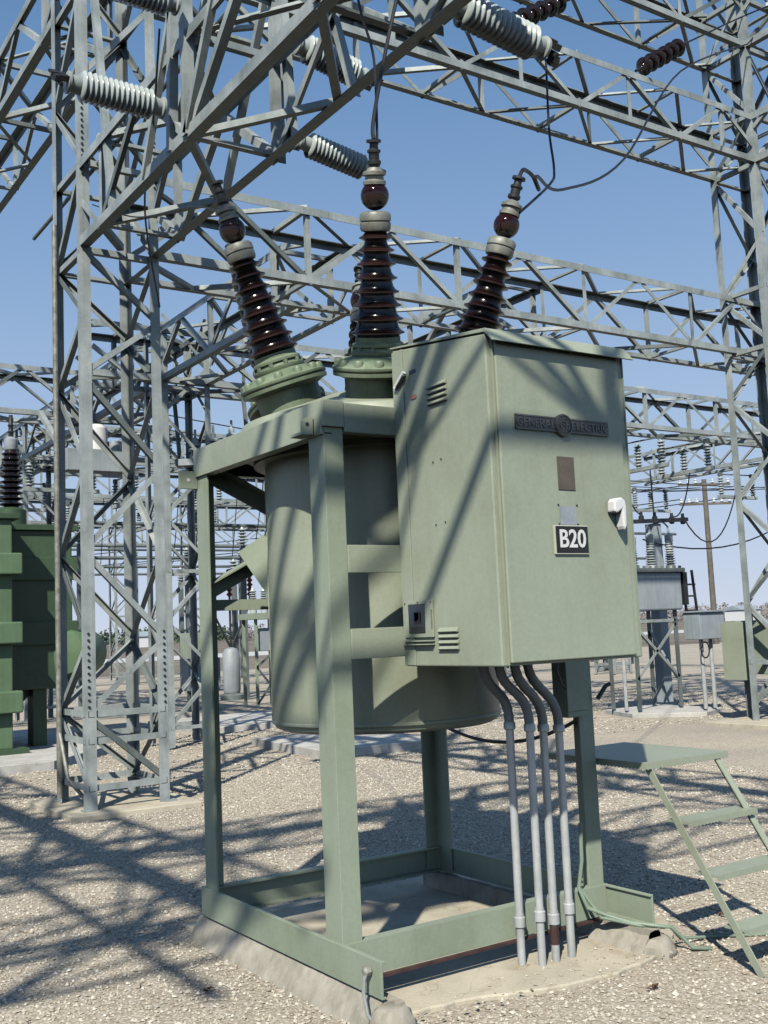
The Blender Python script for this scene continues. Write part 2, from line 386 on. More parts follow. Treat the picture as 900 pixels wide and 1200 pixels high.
# ------------------------------------------------------------------ THE BREAKER
W_, D_, H_ = 1.55, 1.41, 2.63
br = thing('circuit_breaker', (.775,.757,.0), 'large sage green oil circuit breaker marked B20 standing on a four-legged frame', 'circuit breaker')
TP = .10; T = .012
def Lpost(x, y, sx, sy, z0, z1):
    # flange in the side plane (x) runs .14 deep, flange in the front/back plane runs TP wide
    m = MB(); a = .14; b_ = TP
    p = [(0,0),(sx*b_,0),(sx*b_,sy*T),(sx*T,sy*T),(sx*T,sy*a),(0,sy*a)]
    m.prof(p, (x,y,z0), (x,y,z1), (1,0,0), (0,1,0)); return m
for x, y, sx, sy in ((0,0,1,1),(0,D_,1,-1),(W_,0,-1,1),(W_,D_,-1,-1)):
    Lpost(x, y, sx, sy, .12, 2.52).build('post', M['frame'], br, bevel=.002)
# base rails (channels)
def channel(m, a, b, h, dpt, out, up=(0,0,1), t=.01):
    """channel with its web outward; a,b run along the web's lower outer edge"""
    o = Vector(out)
    m.prof([(0,0),(0,h),(-dpt,h),(-dpt,h-t),(-t,h-t),(-t,t),(-dpt,t),(-dpt,0)], a, b, o, up); return m
E_ = .315
for x, s in ((-.014,-1),(W_+.014,1)):
    m = channel(MB(), (x,-E_,.125), (x,D_+.03,.125), .148, .022, (s,0,0)); m.build('base_rail', M['frame'], br, bevel=.002)
m = channel(MB(), (.002,-.014,.125), (W_-.002,-.014,.125), .146, .06, (0,-1,0))
m.box((.03,-.040,.112), (W_-.03,-.016,.1235), 1); m.build('cross_rail', [M['frame'], M['rust']], br)
channel(MB(), (.02,D_+.014,.125), (W_-.02,D_+.014,.125), .146, .06, (0,1,0)).build('cross_rail', M['frame'], br)
# top beams
for x, s in ((-.014,-1),(W_+.014,1)):
    channel(MB(), (x,.0,2.485), (x,D_,2.485), .155, .06, (s,0,0), t=.012).build('top_beam', M['cab'], br, bevel=.003)
for y, s in ((-.014,-1),(D_+.014,1)):
    m = channel(MB(), (TP+.003 if s<0 else 0,y,2.50), (W_,y,2.50), .135, .06, (0,s,0), t=.012); m.build('top_beam', M['cab'], br, bevel=.003)
m = MB(); m.box((-.012,-.018,2.52), (TP,.03,2.642)); m.build('corner_plate', M['cab'], br, bevel=.003)
m = MB(); m.box((.05,.0,2.596), (W_-.05,D_-.003,2.606)); m.build('deck_plate', M['cab'], br)
# mid rails between left post and cabinet, and matching ones on the back
for z0, z1 in ((1.86,1.985),(1.475,1.61)):
    MB().box((TP-.002,-.012,z0), (.40,.0,z1)).build('cross_rail', M['cab'], br, bevel=.002)
channel(MB(), (TP,D_,1.745), (W_-TP,D_,1.745), .06, .05, (0,-1,0)).build('brace', M['frame'], br)
m = MB(); m.angle((.03,D_-.01,1.84), (.50,D_-.01,2.08), .09, (0,-1,0)); m.build('brace', M['frame'], br)
m = MB(); m.angle((.03,D_-.02,2.52), (.62,D_-.02,2.24), .09, (0,-1,0)); m.build('brace', M['frame'], br)
m = MB(); m.angle((W_-.03,D_-.01,1.84), (1.05,D_-.01,2.08), .09, (0,-1,0)); m.build('brace', M['frame'], br)
# lifting lugs: bent plates standing off the side beam ends
def lug(y, mt, z):
    m = MB()
    m.add([(-.027,y-.055,z),(-.027,y+.055,z),(-.027,y+.04,z+.075),(-.027,y-.055,z+.075)], [(0,1,2,3)])
    m.box((-.085,y-.06,z-.012), (-.027,y+.05,z))
    m.prof([(0,0),(.06,.0),(.06,.06),(0,.09)], (-.026,y-.062,z-.01), (-.026,y-.052,z-.01), (-1,0,0), (0,0,1))
    m.tube([(-.056,y-.063,z+.035),(-.056,y-.0635,z+.035)], .010, 10, 1)
    return m.build('lifting_lug', [mt, M['dark']], br)
lug(.11, M['cab'], 2.50)
m = MB(); m.box((-.11,D_-.02,2.42), (.0,D_-.008,2.52)); m.tube([(-.055,D_-.021,2.47),(-.055,D_-.0225,2.47)], .011, 10, 1)
m.build('lifting_lug', [M['frame'], M['white']], br, bevel=.002)
# tank
cx, cy, TR = .775, .757, .605
m = MB(); pr = [(.02,1.10),(TR-.05,1.10),(TR-.015,1.115),(TR,1.15),(TR,2.50),(TR+.06,2.50),(TR+.06,2.56)]
m.lathe(pr, (cx,cy,0), (0,0,1), 96); tank = m.build('tank', M['cab'], br)
m = MB(); a_ = math.atan2(.50,-.866)
for dx in (0,):
    p0 = Vector((cx+math.cos(a_)*(TR+.001), cy+math.sin(a_)*(TR+.001), 0))
    m.obox(p0+Vector((0,0,1.80)), (Vector((math.cos(a_),math.sin(a_),0)),Vector((-math.sin(a_),math.cos(a_),0)),(0,0,1)), (.004,.008,.66))
m.build('weld_seam', M['cab'], tank)
m = MB(); m.lathe([(TR+.001,1.135),(TR+.005,1.14),(TR+.005,1.15),(TR+.001,1.155)], (cx,cy,0), (0,0,1), 96, 0, False); m.build('weld_seam', M['cab'], tank)
# gusset fin at the tank's left and a small sight hole
dl = Vector((-.83,.56,0)); ef = Vector((cx,cy,0)) + dl*(TR-.02)
m = MB(); q = [(0,2.16),(-.02,2.18),(.17,2.06),(.175,2.04),(.01,1.78),(-.02,1.77)]
m.prof(q, ef + Vector((.006,.009,0)), ef - Vector((.006,.009,0)), dl, (0,0,1)); m.build('gusset_fin', M['frame'], tank)
dn = Vector((-.86,-.51,0)).normalized()
m = MB(); pc = Vector((cx,cy,2.03)) + dn*TR
m.lathe([(.032,-.01),(.032,.012),(.022,.014)], pc, dn, 20); m.lathe([(.022,-.01),(.022,.010)], pc - Vector((0,0,.085)), dn, 16, 1)
m.build('drain_port', [M['alu'], M['dark']], tank)
# tank cover
m = MB(); m.lathe([(.68,2.53),(.745,2.56),(.745,2.665),(.725,2.70),(.40,2.825),(.30,2.86),(.02,2.875)], (cx,cy,0), (0,0,1), 96)
cover = m.build('tank_cover', M['cab'], br)

# bushings: six on a circle, fanned outwards
RB, ZB, RT, ZT = .5557, 2.9064, .8281, 3.6866
def bushing(th, right):
    d = Vector((-math.sin(th), -math.cos(th), 0))
    b0 = Vector((cx,cy,0)) + d*RB + Vector((0,0,ZB)); tp = Vector((cx,cy,0)) + d*RT + Vector((0,0,ZT))
    ax = (tp - b0).normalized(); L = (tp - b0).length; k = L/.815
    root = None
    # turret + big bolted flange
    m = MB()
    m.lathe([(.165,-.19),(.172,-.05),(.205,-.035),(.228,-.03),(.230,-.012)], b0, ax, 48)
    m.lathe([(.222,-.0118),(.222,-.006)], b0, ax, 48, 1)
    m.lathe([(.228,-.0055),(.232,.0),(.232,.012),(.205,.022),(.17,.05),(.128,.062)], b0, ax, 48)
    root = m.build('bushing', [M['flange'], M['dark']], br)
    u = ax.orthogonal().normalized(); w_ = ax.cross(u)
    for i in range(12):
        a = i*math.pi/6 + .2; q_ = b0 + (math.cos(a)*u + math.sin(a)*w_)*.198
        m = MB(); m.lathe([(.024,.006),(.024,.040),(.018,.048),(.004,.05)], q_, ax, 8)
        m.build('bolt', M['flange'], root)
    m = MB()
    m.lathe([(.128,.055),(.136,.066),(.136,.082),(.122,.088),(.118,.10),(.128,.106),(.128,.118),(.112,.13),(.112,.152)], b0, ax, 40)
    for i in range(10):
        a = i*math.pi/5; q_ = b0 + (math.cos(a)*u + math.sin(a)*w_)*.124
        m.lathe([(.013,.084),(.013,.104)], q_, ax, 6)
    m.build('clamp_ring', M['flange'], root)
    # porcelain with eight sheds
    m = MB(); pr = [(.111,.150)]
    S = [.172,.237,.302,.367,.432,.498,.562,.622]; RS = [.134,.128,.120,.110,.103,.096,.091,.082]
    for i, (sv, rv) in enumerate(zip(S, RS)):
        c0 = .108 - .054*i/7
        pr += [(c0,sv-.018),(rv-.012,sv-.010),(rv,sv-.0055,1),(rv,sv+.0005,1),(rv-.016,sv+.008),(c0-.002,sv+.024)]
    pr += [(.052,.66)]
    m.lathe([(p[0], p[1]*k, *(p[2:])) for p in pr], b0, ax, 44)
    m.build('porcelain', [M['brown'], M['brownrim']], root)
    m = MB(); m.lathe([(.055,.655),(.070,.66),(.075,.672),(.075,.698),(.069,.703),(.076,.708),(.076,.735),(.066,.748),(.05,.752)], b0, ax, 32)
    m.build('collar', M['metalcap'], root)
    m = MB(); r_ = .069
    m.lathe([(max(.001, r_*math.sin(math.pi*i/14)), L - .002 - r_*1.0*math.cos(math.pi*i/14)) for i in range(15)], b0, ax, 32, 0, False)
    m.build('oil_ball', M['ball'], root)
    m = MB(); m.lathe([(.048,.872),(.055,.876),(.055,.892),(.046,.898),(.044,.915),(.056,.92),(.056,.935),(.04,.94),(.03,.955)], b0, ax, 28)
    m.obox(b0 + ax*.928 + u*.06, (ax,u,w_), (.012,.022,.014)); m.build('cap', M['metalcap'], root)
    m = MB(); m.lathe([(.024,.95),(.024,.965),(.034,.97),(.034,.985),(.026,.99),(.026,1.02),(.033,1.025),(.033,1.035),(.022,1.04),(.020,1.065),(.036,1.07),(.036,1.082),(.01,1.085)], b0, ax, 16)
    m.obox(b0 + ax*1.01 + u*.035, (ax,u,w_), (.03,.014,.012)); m.build('terminal', M['dark'], root)
    return b0 + ax*1.085, b0 + ax*.93
TIPS = {}
for nm, deg in (('L',90),('M',30),('R',-30),('a',150),('b',210),('c',278)):
    TIPS[nm] = bushing(R(deg), nm == 'R')

# control cabinet
X1, X2, YF, YB, Z0, Z1, Z2 = .383, 1.19, -.70, -.015, 1.43, 2.815, 2.905
m = MB()
m.add([(X1,YF,Z0),(X2,YF,Z0),(X2,YB,Z0),(X1,YB,Z0),(X1,YF,Z1),(X2,YF,Z1),(X2,YB,Z2),(X1,YB,Z2)],
      [(0,3,2,1),(0,1,5,4),(1,2,6,5),(2,3,7,6),(3,0,4,7),(4,5,6,7)])
cab = m.build('control_cabinet', M['cab'], br, bevel=.006)
dz = (Z2-Z1)/(YB-YF)
m = MB()   # sloping roof sheet with a turned-down rain hood over the door
prf = [(YF-.060,Z1-.042),(YF-.054,Z1-.045),(YF-.004,Z1+.004),(YB+.01,Z2+.008),(YB+.01,Z2+.016),(YF-.008,Z1+.020)]
m.prof([(a_-0, b_-0) for a_, b_ in prf], (X1-.006,0,0), (X2+.012,0,0), (0,1,0), (0,0,1)); m.build('roof', M['cab'], cab, bevel=.0015)
MB().box((X1+.035,YF-.020,Z0+.012), (X2-.052,YF-.002,Z1-.012)).build('door', M['cab'], cab, bevel=.005)
m = MB(); 
m.box((X1+.0245,YF-.012,Z0+.004), (X1+.031,YF-.0015,Z1-.012)); m.build('door_seal', M['edge'], cab)
m = MB(); m.box((X2-.008,YF-.004,Z0+.0), (X2-.001,YF-.001,Z1-.0)); m.build('trim', M['frame'], cab)
m = MB(); m.box((X1-.005,YB-.085,Z0+.004), (X1-.001,YB+.0,Z2-.012)); m.build('mounting_strip', M['cab'], cab, bevel=.0015)
YD = YF - .020
# nameplate
m = MB(); zc = 2.444; xc = .772
m.box((.503,YD-.009,zc-.033), (1.043,YD-.001,zc+.033))
for sx in (-1,1):
    m.box((xc+sx*.155-.11,YD-.012,zc+.026), (xc+sx*.155+.11,YD-.0085,zc+.031), 1); m.box((xc+sx*.155-.11,YD-.012,zc-.031), (xc+sx*.155+.11,YD-.0085,zc-.026), 1)
m.lathe([(.050,0),(.050,.013),(.047,.015)], (xc,YD,zc), (0,-1,0), 40)
m.lathe([(.047,.0145),(.047,.018),(.0425,.018),(.0425,.0145)], (xc,YD,zc), (0,-1,0), 40, 1, False)
RX = Matrix.Rotation(R(90), 4, 'X')
for txt, x in (('GENERAL', xc-.158), ('ELECTRIC', xc+.158)):
    me = text_mesh(txt, .051, .0022, .0006); m.mesh(me, Matrix.Translation((x,YD-.0105,zc-.001)) @ RX, 1)
me = text_mesh('GE', .052, .002, .0003); m.mesh(me, Matrix.Translation((xc,YD-.0165,zc)) @ RX @ Matrix.Diagonal((.86,1,1,1)), 1)
for k in range(4):      # curls around the monogram
    a = k*math.pi/2 + .7
    pts = [(xc + (.036-.008*t)*math.cos(a+1.1*t), YD-.016, zc + (.036-.008*t)*math.sin(a+1.1*t)) for t in (0,.25,.5,.75,1)]
    m.tube(pts, .0018, 5, 1)
m.build('nameplate', [M['nameplate'], M['letter']], cab)
m = MB(); m.box((.728,YD-.004,2.163), (.826,YD-.001,2.308)); m.build('data_plate', M['bronze'], cab, bevel=.001)
m = MB(); m.box((.728,YD-.004,2.012), (.820,YD-.001,2.092))
for x in (.721,.829):
    for z in (2.015,2.098): m.lathe([(.004,0),(.004,.004)], (x,YD,z), (0,-1,0), 8, 1)
m.build('tag_plate', [M['alu'], M['dark']], cab)
m = MB(); m.box((.682,YD-.010,1.886), (.876,YD-.001,2.010)); m.box((.689,YD-.0125,1.892), (.873,YD-.0095,2.005), 1)
me = text_mesh('B20', .108, .0012, .0018)
m.mesh(me, Matrix.Translation((.781,YD-.0142,1.948)) @ RX @ Matrix.Diagonal((.93,1,1,1)), 2)
m.build('number_sign', [M['cream'], M['black'], M['white']], cab)
# hooded door handle
m = MB()
m.prof([(-.036,-.02),(-.034,.022),(-.02,.038),(.012,.042),(.034,.030),(.04,.0),(.036,-.085),(.022,-.105),(.014,-.085),(.012,-.012),(-.02,-.03)],
       (1.040,YD-.006,2.092), (1.040,YD-.055,2.092), (1,0,0), (0,0,1))
m.build('door_handle', M['white'], cab, bevel=.008)
m = MB(); m.lathe([(.012,0),(.012,.03)], (1.028,YD,2.075), (0,-1,0), 12); m.build('handle_spindle', M['dark'], cab)
# louvres on the side wall
XS = X1 - .002
def louvre(y0, y1, zt, n, pitch, slope):
    for i in range(n):
        z = zt - i*pitch; m = MB()
        m.prof([(0,0),(-.013,-.017),(-.011,-.020),(0,-.020)], (XS,y0,z), (XS,y1,z-slope), (1,0,0), (0,0,1), 0)
        m.prof([(.0,-.0202),(-.010,-.0202),(-.010,-.0225),(0,-.0225)], (XS,y0+.002,z), (XS,y1-.002,z-slope), (1,0,0), (0,0,1), 1)
        m.build('louvre', [M['cab'], M['dark']], cab)
louvre(-.425,-.285,2.682,4,.025,.0); louvre(-.425,-.285,1.598,4,.025,.0)
# breather window box low on the side
m = MB(); m.box((XS-.010,-.252,1.558), (XS,-.035,1.722)); 
m.build('window_frame', M['cab'], cab, bevel=.002)
m = MB(); m.box((XS-.0125,-.196,1.578), (XS-.0095,-.072,1.708)); m.box((XS-.0155,-.165,1.62), (XS-.012,-.12,1.67), 1)
m.lathe([(.024,0),(.024,.003)], (XS-.0125,-.13,1.655), (-1,0,0), 20, 2); m.build('window_glass', [M['glass'], M['dark'], M['blue']], cab)
m = MB()
for y in (-.245,-.145,-.045): m.lathe([(.004,0),(.004,.005)], (XS-.01,y,1.716), (-1,0,0), 8)
m.box((XS-.015,-.252,1.600), (XS-.0105,-.246,1.68)); m.build('screw', M['metalcap'], cab)
m = MB(); m.box((XS-.022,-.25,1.540), (XS,-.03,1.546)); m.box((XS-.02,-.25,1.525), (XS,-.03,1.530)); m.build('drip_ledge', M['cab'], cab)
# latch, labels, small marks on the side
m = MB(); m.bar((XS-.012,-.045,2.715), (XS-.012,-.125,2.775), .016, .016, (1,0,0)); m.bar((XS-.018,-.07,2.718), (XS-.018,-.13,2.76), .006, .018, (1,0,0), 1)
m.build('latch', [M['white'], M['cab']], cab)
MB().box((XS-.0022,-.196,2.762), (XS-.0005,-.150,2.778)).build('label_strip', M['blue'], cab)
MB().box((XS-.0022,-.196,2.642), (XS-.0005,-.152,2.66)).build('label_strip', M['red'], cab)
m = MB()
for y, z in ((-.30,2.33),(-.36,2.335),(-.30,2.05),(-.37,2.055)): m.lathe([(.0035,0),(.0035,.003)], (XS,y,z), (-1,0,0), 8)
m.build('rivet', M['dark'], cab)

# conduits: rigid pipe up from the slab, flexible sleeve to the cabinet floor
cs = [((.925,-.07),(.74,-.13),.0195), ((.985,-.145),(.80,-.17),.019), ((1.075,-.14),(.87,-.20),.0195), ((1.175,-.14),(.975,-.17),.0195)]
for i, ((x,y),(tx,ty),r_) in enumerate(cs):
    m = MB(); m.tube([(x,y,.02),(x+.002,y,.6),(x+.004,y,1.13-.01*i)], r_, 16)
    c = m.build('conduit', M['conduit'], br)
    m = MB(); m.lathe([(r_+.003,.0),(r_+.008,.002),(r_+.008,.045),(r_+.003,.05),(r_+.003,.06)], (x,y,.19+.03*(i%2)), (0,0,1), 18); m.build('coupling', M['conduit'], c)
    if i == 2:
        m = MB(); m.lathe([(r_+.0022,.10),(r_+.0024,.14),(r_+.0022,.185)], (x,y,0), (0,0,1), 18); m.build('rust_patch', M['rust'], c)
    zt = 1.13-.01*i; P0 = Vector((x+.004,y,zt)); P3 = Vector((tx,ty,1.435)); pts = []
    P1 = P0 + Vector((0,0,.19)); P2 = P3 - Vector((0,0,.17))
    for k in range(19):
        t = k/18; pts.append(P0*(1-t)**3 + 3*P1*t*(1-t)**2 + 3*P2*t*t*(1-t) + P3*t**3)
    rr = [r_+.003+.0018*(k%2) for k in range(19)]
    m = MB(); m.tube(pts, rr, 14); m.lathe([(r_+.004,-.03),(r_+.009,-.025),(r_+.009,.0),(r_+.003,.01)], P0, (0,0,1), 16, 1); m.build('flexible_sleeve', [M['flex'], M['conduit']], c)
# hanging sense tube under the cabinet
m = MB(); m.tube([(.70,-.5,1.43),(.76,-.45,1.36),(.80,-.42,1.20)], .006, 8)
m = MB(); m.tube([(X2-.02,-.66,1.43),(X2-.02,-.66,1.40)], .006, 8); m.build('drain_stub', M['conduit'], br)
# junction box behind the right-hand post
m = MB(); m.box((1.335,-.045,1.12), (1.47,.06,1.42)); m.box((1.33,-.052,1.15), (1.475,-.046,1.40)); jb = m.build('junction_box', M['frame'], br, bevel=.004)
m = MB(); m.tube([(1.56,-.03,1.20),(1.61,-.04,1.26),(1.64,-.04,1.27)], .012, 8); m.build('box_lever', M['dark'], jb)
m = MB(); m.tube([(1.30,-.04,1.43),(1.27,-.05,1.36),(1.30,-.05,1.29),(1.335,-.04,1.27)], .007, 8); m.build('box_cable', M['wire'], jb)
# grout beds under the side rails
def grout(xin, xout, y0, y1, n=26):
    m = MB(); rows = []
    for i in range(n+1):
        y = y0 + (y1-y0)*i/n; j = random.uniform(-.012,.012); k = random.uniform(-.02,.02)
        rows.append([(xin,y,.02),(xin,y,.122),(xin*.55+xout*.45+j*.3,y,.112+j*.3),(xout*.75+xin*.25+j,y,.055+j*.5),(xout+k*.8,y,.0)])
    vs = [p for r_ in rows for p in r_]
    fs = [(i*5+j,(i+1)*5+j,(i+1)*5+j+1,i*5+j+1) for i in range(n) for j in range(4)] + [(0,1,2,3,4),(n*5+4,n*5+3,n*5+2,n*5+1,n*5)]
    m.add(vs, fs, 0, True); return m
def lump(m, c, r_, h):
    vs = []; fs = []; n = 22; k = 6
    for i in range(k+1):
        t = i/k
        for j in range(n):
            a = 2*math.pi*j/n; q = r_*(1-.55*t*t)*(1+random.uniform(-.07,.07)); z = h*(1-(1-t)**1.4)*(1+random.uniform(-.05,.05))
            vs.append((c[0]+q*math.cos(a), c[1]+q*math.sin(a), c[2]+z if i else -.01))
    for i in range(k):
        for j in range(n): fs.append((i*n+j, i*n+(j+1)%n, (i+1)*n+(j+1)%n, (i+1)*n+j))
    fs.append(tuple(k*n+j for j in range(n))); m.add(vs, fs, 0, False)
m = grout(.06,-.075,-.37,D_+.08,44); m.add([(-.02,-.36,.12)], []); 
lump(m, (.0,-.36,.0), .10, .115)
tag(m.build('mortar_bed', M['grout']), 'cracked pale mortar bed under the left base rail of the green breaker', 'mortar bed')
m = grout(W_-.06, W_+.09, -.34, D_+.1, 30); m2 = grout(W_+.02, W_-.13, -.34, .02, 12); m.add(m2.v, m2.f, 0, True)
lump(m, (W_+.0,-.30,.0), .115, .085)
tag(m.build('mortar_bed', M['grout']), 'lumpy pale mortar bed under the right base rail beside the conduits', 'mortar bed')

# grounding cables
m = MB(); m.tube([(-.022,-.235,.235),(-.05,-.245,.20),(-.06,-.25,.15),(-.075,-.30,.08),(-.06,-.36,.03),(-.02,-.46,.012),(.04,-.56,.006)], .008, 8)
m.lathe([(.022,0),(.022,.02),(.012,.03)], (-.02,-.235,.225), (-1,0,0), 8, 1)
tag(m.build('grounding_cable', [M['flex'], M['metalcap']]), 'grey ground lead clamped to the nearest corner of the breaker base', 'ground cable')
m = MB(); m.tube([(1.38,-.035,.60),(1.37,-.04,.42),(1.33,-.05,.30),(1.36,-.07,.20),(1.44,-.12,.16),(1.50,-.22,.135),(1.56,-.33,.13),(1.62,-.36,.12),(1.68,-.38,.06),(1.70,-.42,.02),(1.78,-.46,.01)], .010, 8)
m.tube([(1.34,-.05,.29),(1.42,-.10,.15),(1.52,-.26,.125),(1.60,-.345,.12)], .010, 8)
m.tube([(1.62,-.36,.12),(1.75,-.30,.03),(1.95,-.35,.012),(2.2,-.5,.008)], .008, 8)
tag(m.build('grounding_cable', M['gwire']), 'green painted ground lead looped at the right corner of the breaker base', 'ground cable')
# slack black cable behind the frame
A_, B_ = Vector((W_-.03,D_-.1,1.02)), Vector((W_-.05,.05,1.10)); pts = []
for k in range(15):
    t = k/14; p = A_.lerp(B_, t); p.z -= 1.6*.30*t*(1-t); pts.append(p)
tag(MB().tube(pts, .010, 8).build('slack_cable', M['wire']), 'slack black cable hanging between the right-hand posts of the breaker frame', 'cable')

# access ladder
la = thing('access_ladder', (1.6,-.3,0), 'green step ladder with a chequered platform beside the right post of the breaker', 'ladder')
m = MB(); m.box((1.56,-.33,.884), (2.17,.40,.897))
for i in range(25):     # scalloped skirt
    x = 1.56 + i*.0244; m.prof([(0,0),(.0244,0),(.0244,-.028),(.0122,-.034),(0,-.028)], (x,-.332,.896), (x,-.328,.896), (1,0,0), (0,0,1))
for i in range(30):
    y = -.33 + i*.0244; m.prof([(0,0),(.0244,0),(.0244,-.028),(.0122,-.034),(0,-.028)], (1.562,y,.896), (1.558,y,.896), (0,1,0), (0,0,1))
m.build('platform', M['cab'], la)
for x in (1.60,2.115):
    m = MB(); m.angle((x,-.29,.884), (x+.03,-.865,.0), .038, (1 if x < 2 else -1,0,0), t=.006); m.build('stringer', M['cab'], la)
for t in (.27,.53,.78):
    y = -.30 - .56*t; z = .865*(1-t); m = MB(); x = 1.605 + .03*t
    m.box((x,y-.07,z-.012), (x+.515,y+.06,z))
    for i in range(21): m.prof([(0,0),(.0244,0),(.0244,-.022),(.0122,-.027),(0,-.022)], (x+i*.0244,y-.072,z), (x+i*.0244,y-.069,z), (1,0,0), (0,0,1))
    m.build('tread', M['cab'], la)
m = MB(); m.angle((1.58,.0,.86), (1.56,-.02,.86), .03); 

# ------------------------------------------------------------------ LATTICE STEEL
def gusset(m, p, n, r_=.09):
    n = Vector(n); u = n.orthogonal().normalized(); v = n.cross(u)
    k = [(math.cos(a)*r_, math.sin(a)*r_*.8) for a in (.4,1.2,2.2,3.3,4.1,5.3)]
    m.prof(k, Vector(p) - n*.004, Vector(p) + n*.004, u, v)
def box_beam(ax, a0, a1, b0, b1, z0, z1, bay, ph, label, cw=.09, ww=.06, detail=True, vert='bot', mat=None, group=None, extra=None, name='lattice_beam'):
    """square lattice beam along x or y: four chord angles, zigzag webs on all faces"""
    mat = mat or M['galv']
    def Pt(a, b, z): return (a, b, z) if ax == 'x' else (b, a, z)
    N = (0,1,0) if ax == 'x' else (1,0,0)
    root = thing(name, Pt((a0+a1)/2, (b0+b1)/2, z0), label, 'steel beam', group)
    for b, sb in ((b0,1),(b1,-1)):
        for z, sz in ((z0,1),(z1,-1)):
            m = MB(); u = Vector(N)*sb
            m.prof([(0,0),(cw,0),(cw,.009),(.009,.009),(.009,cw),(0,cw)], Pt(a0,b,z), Pt(a1,b,z), u, (0,0,sz))
            m.build('chord', mat, root)
    bars = []; gs = []
    k0 = math.floor((a0-ph)/bay) - 1; k1 = math.ceil((a1-ph)/bay) + 1
    def cl(a, p, q):    # clip segment p->q (a, b, z) to a0..a1
        return p, q
    for k in range(k0, k1+1):
        n0 = ph + k*bay; n1 = n0 + bay/2; n2 = n0 + bay
        for b, s in ((b0,-1),(b1,1)):
            bb = b + s*.004 if False else b
            off = -s*.016
            segs = [((n0,bb+off,z0+.03),(n1,bb+off,z1-.03)), ((n1,bb+off,z1-.03),(n2,bb+off,z0+.03))]
            segs += [((n0,bb+off*1.8,z0+.03),(n0,bb+off*1.8,z1-.03))] if vert == 'bot' else [((n1,bb+off*1.8,z0+.03),(n1,bb+off*1.8,z1-.03))]
            for p, q in segs: bars.append((p, q, N, ww, 'side'))
            gs.append((n0, bb+off*.5, z0+.05, N)); gs.append((n1, bb+off*.5, z1-.05, N))
        for z, s in ((z0+.014,1),(z1-.014,-1)):
            bars.append(((n0,b0+.03,z),(n1,b1-.03,z),(0,0,1),ww*.9,'flat')); bars.append(((n1,b1-.03,z),(n2,b0+.03,z),(0,0,1),ww*.9,'flat'))
            bars.append(((n0,b0+.03,z+s*.012),(n0,b1-.03,z+s*.012),(0,0,1),ww*.9,'flat'))
    far = MB(); gm = MB(); i = 0
    for p, q, n, w_, kd in bars:
        lo, hi = min(p[0],q[0]), max(p[0],q[0])
        if hi < a0 or lo > a1: continue
        p = list(p); q = list(q)
        for e, f in ((p,q),(q,p)):     # trim at the ends
            for lim, cmp_ in ((a0, e[0] < a0), (a1, e[0] > a1)):
                if cmp_:
                    t = (lim-f[0])/(e[0]-f[0]); e[:] = [f[j]+(e[j]-f[j])*t for j in range(3)]
        if (Vector(p)-Vector(q)).length < .12: continue
        i += 1
        m = MB() if (detail and i <= 98) else far
        m.angle(Pt(*p), Pt(*q), w_*random.uniform(.92,1.12), n, .006, random.choice((1,-1)))
        if m is not far: m.build('brace', M['galv_dark'] if random.random() < .15 else mat, root)
    if far.v: o = far.build('bracing', mat, root)
    if detail:
        for a, b, z, n in gs:
            if a0 <= a <= a1: gusset(gm, Pt(a,b,z), n, .075)
        gm.build('gusset_plates', mat, root)
    return root
def tower(x0, x1, y0, y1, z1, nodes, label, w_=.10, ww=.06, detail=True, mat=None, horiz=(), phase=0, group=None, zb=.03, loc=None):
    """four-legged lattice column; nodes = heights where the single zigzag changes side"""
    mat = mat or M['galv']
    root = thing('lattice_tower', ((x0+x1)/2, (y0+y1)/2, 0), label, 'steel tower', group)
    for x, sx in ((x0,1),(x1,-1)):
        for y, sy in ((y0,1),(y1,-1)):
            m = MB(); m.prof([(0,0),(w_*sx,0),(w_*sx,.010*sy),(.010*sx,.010*sy),(.010*sx,w_*sy),(0,w_*sy)], (x,y,zb), (x,y,z1), (1,0,0), (0,1,0))
            m.box((x-.06 if sx<0 else x-.04,y-.06 if sy<0 else y-.04,zb-.005), (x+.06,y+.06,zb+.014)); m.build('leg', mat, root)
    far = MB(); fr = [((x0,y0),(x1,y0),(0,1,0)),((x1,y1),(x0,y1),(0,-1,0)),((x0,y1),(x0,y0),(1,0,0)),((x1,y0),(x1,y1),(-1,0,0))]
    cnt = 0
    for fi, (A, B, n) in enumerate(fr):
        off = Vector(n)*.014
        for i in range(len(nodes)-1):
            s = (i + phase + (fi in (1,)) ) % 2
            a, b = (A, B) if s == 0 else (B, A)
            p = Vector((*a, nodes[i])) + off; q = Vector((*b, nodes[i+1])) + off; dd = (q-p).normalized()*.03
            cnt += 1; m = MB() if detail and cnt < 95 else far
            m.angle(p+dd, q-dd, ww, n, .006, 1 if i % 2 else -1)
            if m is not far: m.build('brace', mat if (i+fi) % 4 else M['galv_dark'], root)
        for z in horiz:
            p = Vector((*A, z)) + off*1.6; q = Vector((*B, z)) + off*1.6
            m = MB() if detail else far
            m.angle(p, q, ww*1.1, n, .006)
            if m is not far: m.build('strut', mat, root)
    if far.v: far.build('bracing', mat, root)
    return root
